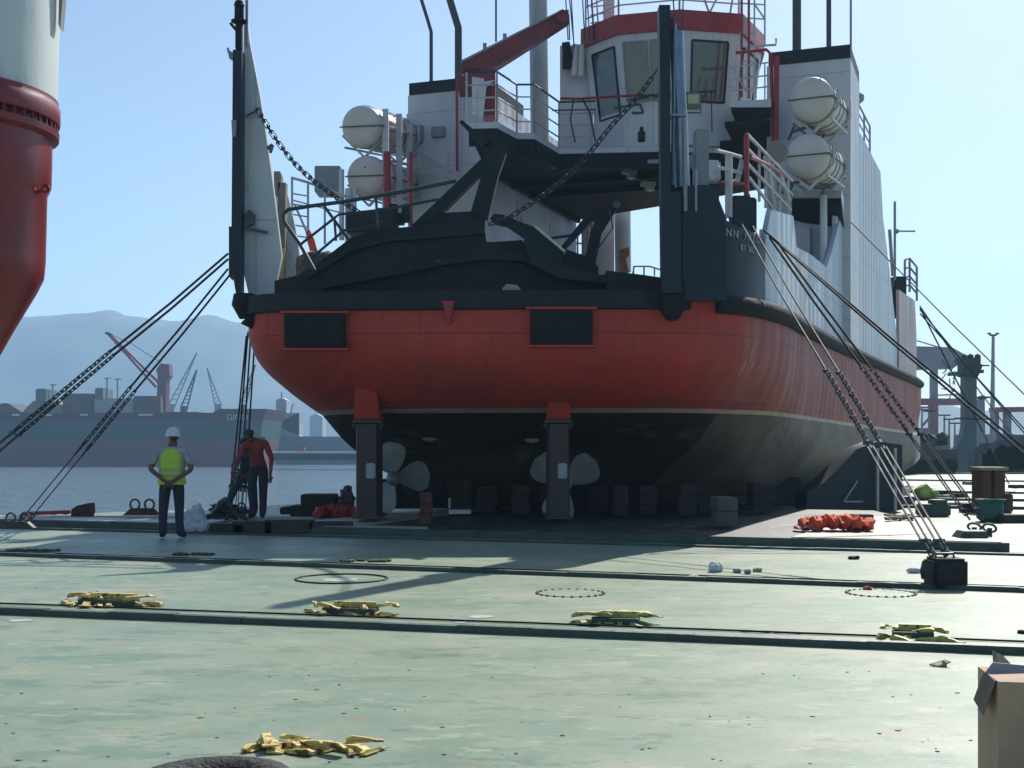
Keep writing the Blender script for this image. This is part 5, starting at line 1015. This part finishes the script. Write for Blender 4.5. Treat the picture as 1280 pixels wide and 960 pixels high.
# ================================================================== NEAR CRANE COLUMN, TOP LEFT
Yc = 12.; ax = P(-64, 0, Yc).x
def zc(y): return CH+(HY-y)/F*(Yc-.0)
t = thing('crane_column', "huge crane column at the top left, white above and glossy red below a bolted flange", 'crane column', (ax, Yc, 0))
pxm = F/Yc; m = MB(); rr = lambda px_: (px_+64)/pxm
c = Vector((ax, Yc, 0))
gloss = pm("gloss_red", (.20, .014, .018), (.15, .010, .014), 1.4, .35, bump=.12, runs=(.09, .02, .02))
m.lathe(c, [(rr(-25), 0), (rr(-25), zc(540)), (rr(-18), zc(470)), (rr(12), zc(412)), (rr(40), zc(362)), (rr(48), zc(345)), (rr(50), zc(325)), (rr(52), zc(240)), (rr(57), zc(228)), (rr(58), zc(190)), (rr(58), zc(172))], 56); m.build('lower_column', gloss, t)
m = MB(); m.lathe(c, [(rr(58), zc(172)), (rr(66), zc(168)), (rr(67), zc(160)), (rr(58.5), zc(157)), (rr(58.5), zc(152)), (rr(67), zc(150)), (rr(68), zc(146)), (rr(68), zc(130)), (rr(66), zc(127)), (rr(66), zc(121)), (rr(60), zc(119))], 64); fl = m.build('flange', gloss, t)
m = MB()
for k in range(56):
    a = 2*math.pi*k/56; q = c+Vector((math.cos(a), math.sin(a), 0))*rr(63); m.tube([q+Vector((0, 0, zc(163))), q+Vector((0, 0, zc(143)))], .018, 6)
m.build('flange_bolts', pm("bolt_dark_red", (.10, .015, .015), None, 3, .5), t)
m = MB(); zt = zc(-160); q = []
for (z_, s_) in ((zc(124), 1.), (zt, 1.06)):
    for a in (-75, -52, -20, 20, 52, 90, 150, 210, 250): q.append(c+Vector((math.cos(R(a)), math.sin(R(a)), 0))*rr(66)*s_*.985+Vector((0, 0, z_)))
nq = 9; m.add(q, [(k, (k+1) % nq, nq+(k+1) % nq, nq+k) for k in range(nq)]+[tuple(range(nq, 2*nq))]); m.build('upper_column', pm("column_white", (.54, .58, .57), (.46, .50, .50), .8, .5, bump=.1, runs=(.30, .31, .29)), t)
m = MB(); q = P(57, 236, Yc-.1); M = Matrix.Rotation(R(90), 3, 'X'); m.tube([q+Vector((math.cos(a)*.028, 0, math.sin(a)*.03)) for a in [2*math.pi*i/12 for i in range(13)]], .013, 6, cap=False); m.bar(q+Vector((-.12, 0, -.05)), q+Vector((-.02, 0, -.01)), .03); m.build('lifting_eye', gloss, t)
m = MB(); m.px([(74, -20), (80, -20), (75, 36), (73, 30)], Yc+.2, .1); m.build('side_fin', grey, t)
# ================================================================== PEOPLE
def person(name, label, J, E, Rd, loc, mats, matf, root='pelvis', grp=None):
    me = bpy.data.meshes.new('person'); names = list(J); idx = {n_: i for i, n_ in enumerate(names)}
    me.from_pydata([J[n_] for n_ in names], [(idx[a], idx[b]) for a, b in E], [])
    ob = bpy.data.objects.new('tmp_person', me); COL.objects.link(ob); ob.modifiers.new('skin', 'SKIN')
    me.attributes  # skin data
    if not me.skin_vertices: 
        bm = bmesh.new(); bm.from_mesh(me); bm.verts.layers.skin.verify(); bm.to_mesh(me); bm.free()
    for n_ in names:
        sv = me.skin_vertices[0].data[idx[n_]]; r = Rd[n_]; sv.radius = r if isinstance(r, tuple) else (r, r); sv.use_root = (n_ == root)
    s2 = ob.modifiers.new('sub', 'SUBSURF'); s2.levels = 2; s2.render_levels = 2
    bpy.context.view_layer.update(); m2 = bpy.data.meshes.new_from_object(ob.evaluated_get(bpy.context.evaluated_depsgraph_get()))
    COL.objects.unlink(ob); bpy.data.objects.remove(ob)
    m2.materials.clear()
    for mt in mats: m2.materials.append(mt)
    for p in m2.polygons: p.material_index = matf(p.center); p.use_smooth = True
    m2.name = name; o = bpy.data.objects.new(name, m2); COL.objects.link(o); o.location = loc; OFF[o.name] = Vector((0, 0, 0)); setp(o, label, 'person', grp); return o
def fingers(J, E, Rd, wr, palm, pd, side, pre, curl=(0, 0, -1), n=4):
    # wr: wrist joint name; palm centre; pd: pointing direction; side: across direction
    pd = Vector(pd).normalized(); sd_ = Vector(side).normalized(); cu = Vector(curl); p = Vector(palm)
    J[pre+'palm'] = p; Rd[pre+'palm'] = (.038, .022); E.append((wr, pre+'palm'))
    for k in range(n):
        o = p+pd*.045+sd_*(.024*(k-1.5)); l = [.065, .075, .07, .055][k]
        J[pre+'f%da' % k] = o; J[pre+'f%db' % k] = o+pd*l*.55+cu*.01; J[pre+'f%dc' % k] = o+pd*l*.9+cu*.04
        for q in 'abc': Rd[pre+'f%d%s' % (k, q)] = .0095 if q != 'c' else .008
        E += [(pre+'palm', pre+'f%da' % k), (pre+'f%da' % k, pre+'f%db' % k), (pre+'f%db' % k, pre+'f%dc' % k)]
    J[pre+'ta'] = p-pd*.0+sd_*-.045; J[pre+'tb'] = p+pd*.035+sd_*-.06; Rd[pre+'ta'] = .011; Rd[pre+'tb'] = .010; E += [(pre+'palm', pre+'ta'), (pre+'ta', pre+'tb')]
def shell_tube(name, secs, mt, parent, n=20, mi_f=None, mats=None):   # elliptic sections: (centre, rx, ry)
    m = MB(); vs = []
    for c, rx, ry in secs:
        for k in range(n): a = 2*math.pi*k/n; vs.append(Vector(c)+Vector((rx*math.cos(a), ry*math.sin(a), 0)))
    for i in range(len(secs)-1):
        for k in range(n): m.f.append((i*n+k, i*n+(k+1) % n, (i+1)*n+(k+1) % n, (i+1)*n+k)); m.mi.append(mi_f(i, k) if mi_f else 0); m.sm.append(True)
    m.v = vs; return m.build(name, mats or mt, parent)
# worker in the yellow vest, seen from behind, hands clasped behind the back
pl = G(215, 673); Hs = 1.0
J = dict(pelvis=(0, 0, .95), waist=(0, -.01, 1.08), chest=(.0, 0, 1.30), upch=(0, 0, 1.42), neck=(0.005, .0, 1.50), nk2=(.008, .01, 1.56), head=(.015, .02, 1.645), crown=(.015, .02, 1.73), nose=(.06, .125, 1.63), chin=(.03, .09, 1.575),
    hipL=(-.095, 0, .90), kneeL=(-.13, .02, .49), ankL=(-.135, -.02, .09), toeL=(-.16, .14, .035), heelL=(-.135, -.05, .04),
    hipR=(.095, 0, .90), kneeR=(.10, .03, .49), ankR=(.11, .0, .09), toeR=(.17, .15, .035), heelR=(.11, -.03, .04),
    shL=(-.19, 0, 1.415), elL=(-.30, -.10, 1.14), wrL=(-.09, -.20, .965), shR=(.19, 0, 1.415), elR=(.31, -.09, 1.13), wrR=(.09, -.205, .955))
E = [('pelvis', 'waist'), ('waist', 'chest'), ('chest', 'upch'), ('upch', 'neck'), ('neck', 'nk2'), ('nk2', 'head'), ('head', 'crown'), ('head', 'nose'), ('nk2', 'chin'), ('pelvis', 'hipL'), ('hipL', 'kneeL'), ('kneeL', 'ankL'), ('ankL', 'toeL'), ('ankL', 'heelL'), ('pelvis', 'hipR'), ('hipR', 'kneeR'), ('kneeR', 'ankR'), ('ankR', 'toeR'), ('ankR', 'heelR'),
    ('upch', 'shL'), ('shL', 'elL'), ('elL', 'wrL'), ('upch', 'shR'), ('shR', 'elR'), ('elR', 'wrR')]
Rd = dict(pelvis=(.145, .115), waist=(.135, .105), chest=(.155, .115), upch=(.14, .10), neck=.06, nk2=.055, head=(.078, .09), crown=(.06, .07), nose=.014, chin=.035, hipL=.112, kneeL=.082, ankL=.066, toeL=.036, heelL=.04, hipR=.112, kneeR=.082, ankR=.066, toeR=.036, heelR=.04, shL=.07, elL=.046, wrL=.03, shR=.07, elR=.046, wrR=.03)
fingers(J, E, Rd, 'wrL', (-.03, -.225, .93), (.85, -.1, -.35), (0, -.1, 1), 'hl'); fingers(J, E, Rd, 'wrR', (.035, -.25, .915), (-.85, -.05, -.35), (0, -.1, 1), 'hr')
def mf(c):
    if c.z < .10: return 3
    if c.z > 1.50: return 2
    if (abs(c.x) > .21 or c.y < -.14) and c.z < 1.22: return 2
    if c.z < .98: return 0
    return 1
for k_ in J: J[k_] = (J[k_][0]*1.12, J[k_][1], J[k_][2])
p1 = person('person', "person standing with hands behind the back, in yellow vest, dark jeans and white hard hat", J, E, Rd, pl, [denim, shirt, skin, boot], mf)
shell_tube('safety_vest', [((0, -.01, .88), .235, .175), ((0, -.01, .98), .222, .165), ((0, -.012, 1.0), .218, .163), ((0, -.012, 1.05), .213, .158), ((0, -.012, 1.09), .213, .156), ((0, -.005, 1.14), .217, .155), ((0, 0, 1.28), .222, .155), ((0, 0, 1.33), .214, .152), ((0, 0, 1.42), .18, .128), ((0, 0, 1.47), .11, .09), ((0, 0, 1.49), .085, .08)], None, p1, 24, lambda i, k: 1 if i in (2, 4) or (i > 4 and k in (14, 21)) else 0, [hivis, hivis2])
m = MB(); m.lathe((.015, .02, 1.67), [(.135, -.005), (.125, .0), (.118, .01), (.116, .05), (.10, .10), (.07, .13), (.03, .143), (.005, .145)], 24); m.lathe((.015, .07, 1.672), [(.12, -.006), (.122, .0), (.11, .006)], 20)
m.build('hard_hat', helm, p1)
# leaning worker in maroon
pl2 = G(323, 648, .18)
J = dict(pelvis=(0, .02, .93), waist=(-.02, -.02, 1.07), chest=(-.03, -.09, 1.28), upch=(-.04, -.14, 1.38), neck=(-.07, -.21, 1.44), nk2=(-.09, -.25, 1.47), head=(-.12, -.32, 1.51), crown=(-.12, -.33, 1.59), nose=(-.16, -.44, 1.46), chin=(-.12, -.38, 1.42),
    hipL=(-.10, .02, .88), kneeL=(-.12, -.03, .48), ankL=(-.08, .0, .09), toeL=(-.16, -.13, .035), heelL=(-.07, .04, .04), hipR=(.09, .02, .88), kneeR=(.09, -.02, .48), ankR=(.08, .02, .09), toeR=(.09, -.13, .035), heelR=(.08, .06, .04),
    shL=(-.22, -.17, 1.34), elL=(-.31, -.30, 1.10), wrL=(-.34, -.46, .92), shR=(.16, -.12, 1.36), elR=(.27, -.14, 1.10), wrR=(.27, -.28, .82))
Rd = dict(pelvis=(.145, .12), waist=(.14, .12), chest=(.165, .13), upch=(.15, .12), neck=.06, nk2=.055, head=(.08, .09), crown=(.06, .07), nose=.014, chin=.035, hipL=.112, kneeL=.082, ankL=.066, toeL=.036, heelL=.04, hipR=.112, kneeR=.082, ankR=.066, toeR=.036, heelR=.04, shL=.075, elL=.048, wrL=.031, shR=.075, elR=.048, wrR=.031)
E = E[:25]; 
fingers(J, E, Rd, 'wrL', (-.35, -.49, .87), (-.1, -.2, -1), (.8, -.3, 0), 'hl', (.3, -.3, 0)); fingers(J, E, Rd, 'wrR', (.275, -.3, .76), (.0, -.2, -1), (-.6, -.6, 0), 'hr', (-.4, -.2, 0))
def mf2(c):
    if c.z < .10: return 3
    if c.y < -.19 and c.z > 1.40: return 2
    if (c.x > .2 or c.x < -.27) and c.z < 1.0: return 2
    if c.z < .96: return 0
    return 1
p2 = person('person', "person in maroon vest and dark trousers leaning over the steep wires at the left", J, E, Rd, pl2, [denim, maroon, skin, boot], mf2)
m = MB(); m.ico((-.12, -.31, 1.56), .105, 2, sq=(1, 1.1, .75)); m.build('cap', pm("dark_cap", (.03, .03, .035)), p2)
m = MB(); m.ico((.03, -.07, 1.44), .13, 2, sq=(1.1, .9, .45), jit=.2); m.build('sun_cloth', pink, p2)
# crouching worker behind, one leg stretched
pl3 = G(303, 643, .18)
J = dict(pelvis=(.05, .15, .78), waist=(.08, .05, .90), chest=(.12, -.05, 1.08), upch=(.13, -.10, 1.17), neck=(.12, -.16, 1.24), nk2=(.11, -.18, 1.28), head=(.09, -.22, 1.36), crown=(.09, -.22, 1.44), nose=(.06, -.33, 1.34), chin=(.07, -.28, 1.29),
    hipL=(-.05, .15, .74), kneeL=(-.22, .12, .42), ankL=(-.34, .12, .09), toeL=(-.40, .0, .035), heelL=(-.33, .16, .04), hipR=(.14, .15, .74), kneeR=(.22, -.02, .46), ankR=(.22, .12, .09), toeR=(.24, -.02, .035), heelR=(.22, .16, .04),
    shL=(-.04, -.10, 1.13), elL=(-.13, -.24, .92), wrL=(-.08, -.38, .78), shR=(.29, -.08, 1.13), elR=(.36, -.2, .9), wrR=(.2, -.34, .80))
E = E[:25]; fingers(J, E, Rd, 'wrL', (-.06, -.42, .74), (.3, -.6, -.5), (.3, .2, .8), 'hl', (0, 0, -1)); fingers(J, E, Rd, 'wrR', (.16, -.38, .77), (-.5, -.6, -.4), (.3, .1, .8), 'hr', (0, 0, -1))
def mf3(c):
    if c.z < .10: return 3
    if c.z > 1.25: return 2
    if c.y < -.3 and c.z < .84: return 2
    return 1
p3 = person('person', "person in dark teal overalls bending behind the steep wires, left leg stretched out", J, E, Rd, pl3, [denim, teal, skin, boot], mf3)
m = MB(); m.ico((.09, -.20, 1.40), .112, 2, sq=(1, 1, .85)); m.build('hair', boot, p3)
# ================================================================== FAR SHORE AND SHIPS
Y = 288
ft = pm("freighter_teal", (.015, .06, .06), (.012, .05, .05), .05, .7, spec=.2); fm = pm("freighter_maroon", (.05, .015, .02), (.03, .012, .016), .06, .7, spec=.2); fb = pm("freighter_bottom", (.14, .045, .045), (.10, .04, .045), .05, .7, spec=.2, stretch=(.15, 1, 3), runs=(.07, .04, .04))
t = thing('cargo_ship', "long dark cargo ship with a red deck crane moored across the harbour at the left", 'ship', P(100, 583, Y)); t.location.z = ZW; OFF[t.name] = Vector(t.location)
def fpx(pts, th, name, mt, parent, dy=0): m = MB(); m.px(pts, Y+dy, th); return m.build(name, mt, parent)
fpx([(-200, 549), (325, 549), (318, 590), (-200, 590)], 24, 'boot_topping', fb, t)
fh = fpx([(-200, 526), (329, 524), (325, 549.2), (-200, 549.2)], 24, 'hull', ft, t, .05)
fpx([(-200, 516), (265, 516), (275, 511), (334, 511), (329, 524.2), (-200, 526.2)], 24, 'bulwark', fm, t, -.05)
text_mesh("GINO", 1.9, pm("faded_white", (.4, .42, .44), None, 2, .7), 'bow_lettering', fh, P(283, 525, Y-.12), (1, 0, 0), (0, 0, 1), .02)
for k, (x0, x1, y0, y1, nm, mt) in enumerate(((80, 117, 492, 520, 'hatch_house', pm("hold_mauve", (.09, .03, .04))), (168, 202, 495, 520, 'hatch_house', pm("hold_mauve", (.09, .03, .04))), (119, 168, 498, 520, 'deck_house', pm("house_pale_green", (.28, .33, .31))), (46, 59, 486, 503, 'tank', pm("tank_teal", (.06, .12, .14))), (120, 130, 485, 500, 'tank', pm("tank_teal", (.06, .12, .14))), (205, 250, 515, 520, 'hatch_house', fm))):
    a = P(x0, y1, Y+6); b = P(x1, y0, Y+6); m = MB(); m.bevbox(((a.x+b.x)/2, Y+9, (a.z+b.z)/2), (b.x-a.x, 8, b.z-a.z), b=.25); m.build(nm, mt, t)
for x0, x1, x2, yp, nm in ((-30, 6, 35, 503, 1), (24, 45, 70, 500, 2), (40, 68, 84, 502, 2)):
    m = MB(); m.px([(x0, 520), ((x0+x1)/2, (yp+520)/2-2), (x1-3, yp+1), (x1+4, yp+1), (x2, 520)], Y+4+nm, 10); m.build('cargo_pile', pm("ore_dark", (.06, .045, .05), (.09, .06, .06), .2, .9) if nm == 1 else pm("ore_pink", (.30, .2, .18), (.22, .14, .13), .2, .9), t)
m = MB(); m.px([(195, 520), (197, 470), (195, 462), (200, 455), (211, 455), (212, 470), (208, 475), (207, 520)], Y+8, 3); ck = m.build('crane_tower', pm("ship_crane_red", (.14, .012, .025), (.10, .01, .02), .3, .6), t)
for dx, dy in ((0, 0), (5, -4)): m = MB(); m.bar(P(134+dx*.2, 416+dy*.1, Y+7), P(195+dx, 484+dy, Y+8), .55); m.build('crane_boom', pm("ship_crane_boom", (.25, .01, .04)), t)
m = MB(); m.bar(P(132, 416, Y+7), P(140, 419, Y+7), .6); m.tube([P(136, 417, Y+7), P(165, 430, Y+8), P(205, 456, Y+8)], .08, 4); m.build('crane_rigging', dark, t)
for x, y0 in ((147, 473), (134, 472), (66, 480), (83, 484)):
    m = MB(); m.tube([P(x, 500, Y+8), P(x, y0, Y+8)], .22, 6); m.bar(P(x-4, y0+1, Y+8), P(x+5, y0+1, Y+8), .25); m.build('ship_mast', grey, t)
for x in (20, 60, 105, 178, 186): m = MB(); m.box(P(x, 518.5, Y-.3), (1.6, .5, .4)); m.build('deck_light', white, t)
def shore_crane(x0, y0, x1, y1, Yc_, label, mt, wbody=8):
    t = thing('shore_crane', label, 'crane', P(x0, 540, Yc_), "small cranes on the far shore"); m = MB(); a, b = P(x0, y0, Yc_), P(x1, y1, Yc_); d = (b-a).normalized(); q = Vector((-d.z, 0, d.x))*1.0*Yc_/400; n = 10
    m.bar(a+q, b, .35); m.bar(a-q, b, .35)
    for k in range(n): m.bar((a+q*(1-k/n)).lerp(b, k/n), (a-q).lerp(b, (k+.6)/n), .22); 
    m.build('jib', mt, t); m = MB(); w_ = wbody/F*Yc_; m.bevbox(a+Vector((0, 0, -.6)), (w_, w_, w_*1.3), b=.2); m.build('cab', mt, t); m = MB(); m.bar(a, P(x0, 545, Yc_), w_*.5); m.build('base', mt, t)
hz1 = pm("crane_far_grey", (.12, .15, .18)); hz2 = pm("crane_far_dark", (.04, .06, .075))
shore_crane(214, 508, 246, 441, 430, "pale lattice crane rising right of the cargo ship's red crane", hz1)
shore_crane(230, 510, 246, 462, 340, "short dark lattice crane between two pale cranes across the harbour", hz2)
shore_crane(273, 508, 259, 460, 430, "pale crane leaning left above the cargo ship's bow", hz1)
shore_crane(303, 508, 319, 456, 340, "dark crane seen between the steep wires at the hull's left flank", hz2)
# second ship, pier, low shore with sheds
t = thing('cargo_ship', "pale grey ship across the harbour, right of the dark cargo ship's bow", 'ship', P(400, 577, 320)); t.location.z = ZW; OFF[t.name] = Vector(t.location)
m = MB(); m.px([(318, 546), (334, 545), (560, 547), (560, 585), (322, 585)], 320, 20); m.build('hull', pm("ship_grey_teal", (.15, .19, .2), (.1, .14, .15), .05, .7), t)
m = MB(); m.px([(333, 545), (338, 531), (372, 530), (374, 516), (345, 516), (345, 532), (374, 545)], 324, 8); m.px([(345, 545), (345, 516), (358, 516), (358, 500), (352, 497), (345, 500), (345, 516), (374, 530), (374, 545)], 326, 6); m.build('deck_house', pm("ship_house", (.28, .32, .36)), t)
m = MB(); m.tube([P(360, 530, 325), P(366, 505, 325)], .2, 5); m.tube([P(352, 500, 325), P(352, 490, 325)], .2, 5); m.build('ship_mast', grey, t)
t = thing('pontoon', "long low pontoon with a pale top floating left of the left rudder", 'pontoon', P(400, 576, 250)); t.location.z = ZW; OFF[t.name] = Vector(t.location)
m = MB(); m.px([(336, 564.5), (560, 565), (560, 567), (336, 566.5)], 250, 6); m.build('deck', pm("pontoon_top", (.5, .5, .48)), t); m = MB(); m.px([(336, 567), (560, 567.5), (560, 576), (336, 575)], 250.2, 6); m.build('side', dark, t)
m = MB(); m.box(P(377, 561, 252), (1.3, 1, .7)); m.build('buoy', redp, t)
m = MB(); m.hexa([(-900, 520, ZW-1), (400, 620, ZW-1), (400, 700, ZW-1), (-900, 700, ZW-1), (-900, 520, 1.), (400, 620, 1.), (400, 700, 1.), (-900, 700, 1.)]); m.build("shore", pm("shore_grey", (.16, .17, .16), (.1, .11, .1), .02, .9), kind='structure')
rnd = random.Random(21)
lab = ["behind the cargo ship's left end", "behind the pale deck house", "left of the pale lattice crane", "behind the short dark crane", "right of the leaning pale crane", "just left of the steep wires", "above the pale grey ship", "right of the pale grey ship's deck house"]
for k, x in enumerate((20, 140, 185, 235, 282, 297, 340, 395)):
    Yk = 600; w_ = rnd.uniform(8, 18); h_ = rnd.uniform(7, 16); a = P(x-w_/2, 548, Yk); b = P(x+w_/2, 530-h_, Yk); m = MB(); zt = b.z
    m.prism([Vector((a.x, Yk, 1)), Vector((b.x, Yk, 1)), Vector((b.x, Yk, zt)), Vector(((a.x+b.x)/2, Yk, zt+1.5)), Vector((a.x, Yk, zt))], (0, 12, 0)); m.build('shore_shed', pm("shed_grey", (.3, .33, .36), (.22, .25, .28), .03, .8), loc=((a.x+b.x)/2, Yk, 1), label="small grey shed on the far shore, "+lab[k], cat='shed', group="sheds on the far shore")

# containers and sheds on the quay behind the far deck
rnd = random.Random(33)
cc = [pm("box_rust", (.20, .06, .05), None, 1, .7), pm("box_grey", (.22, .23, .25), None, 1, .7), pm("box_blue", (.05, .09, .16), None, 1, .7), pm("box_green", (.05, .12, .09), None, 1, .7)]
qq = [(1150, 556, 0, "rust red container left of the green crane pedestal"), (1172, 560, 1, "grey container just left of the green crane pedestal"), (1240, 562, 2, "dark blue container under the lamp mast"), (1262, 558, 0, "rust red container under the red portal frame"), (1282, 561, 3, "green container at the photo's right edge"), (1225, 556, 1, "grey container right behind the green crane pedestal")]
for x, y, k, l in qq:
    Yk = rnd.uniform(112, 126); c = P(x, 575, Yk); c.z = .02; t = thing('shipping_container', l, 'container', c, "containers on the quay"); m = MB(); W_ = rnd.uniform(2.2, 3.2); Hh = 2.6
    m.bevbox((c.x, c.y+1.2, Hh/2+.02), (W_, 2.4, Hh), b=.05)
    for q in range(8): m.box((c.x-W_/2+W_*(q+.5)/8, c.y-.02, Hh/2), (W_/20, .06, Hh*.86))
    m.build('shell', cc[k], t)
for i, x in enumerate((1152, 1161, 1180, 1186, 1193)):
    t = thing('light_pole', "thin pole on the quay behind the ferry's stern, "+["first", "second", "third", "fourth", "fifth"][i]+" from left", 'pole', P(x, 575, 135)); m = MB(); m.tube([P(x, 575, 135), P(x+.5, 510+i*5, 135)], [.16, .08], 6); m.build('shaft', gg, t); m = MB(); m.box(P(x+.5, 509+i*5, 135), (1.2, .3, .15)); m.build('lamp', dark, t)
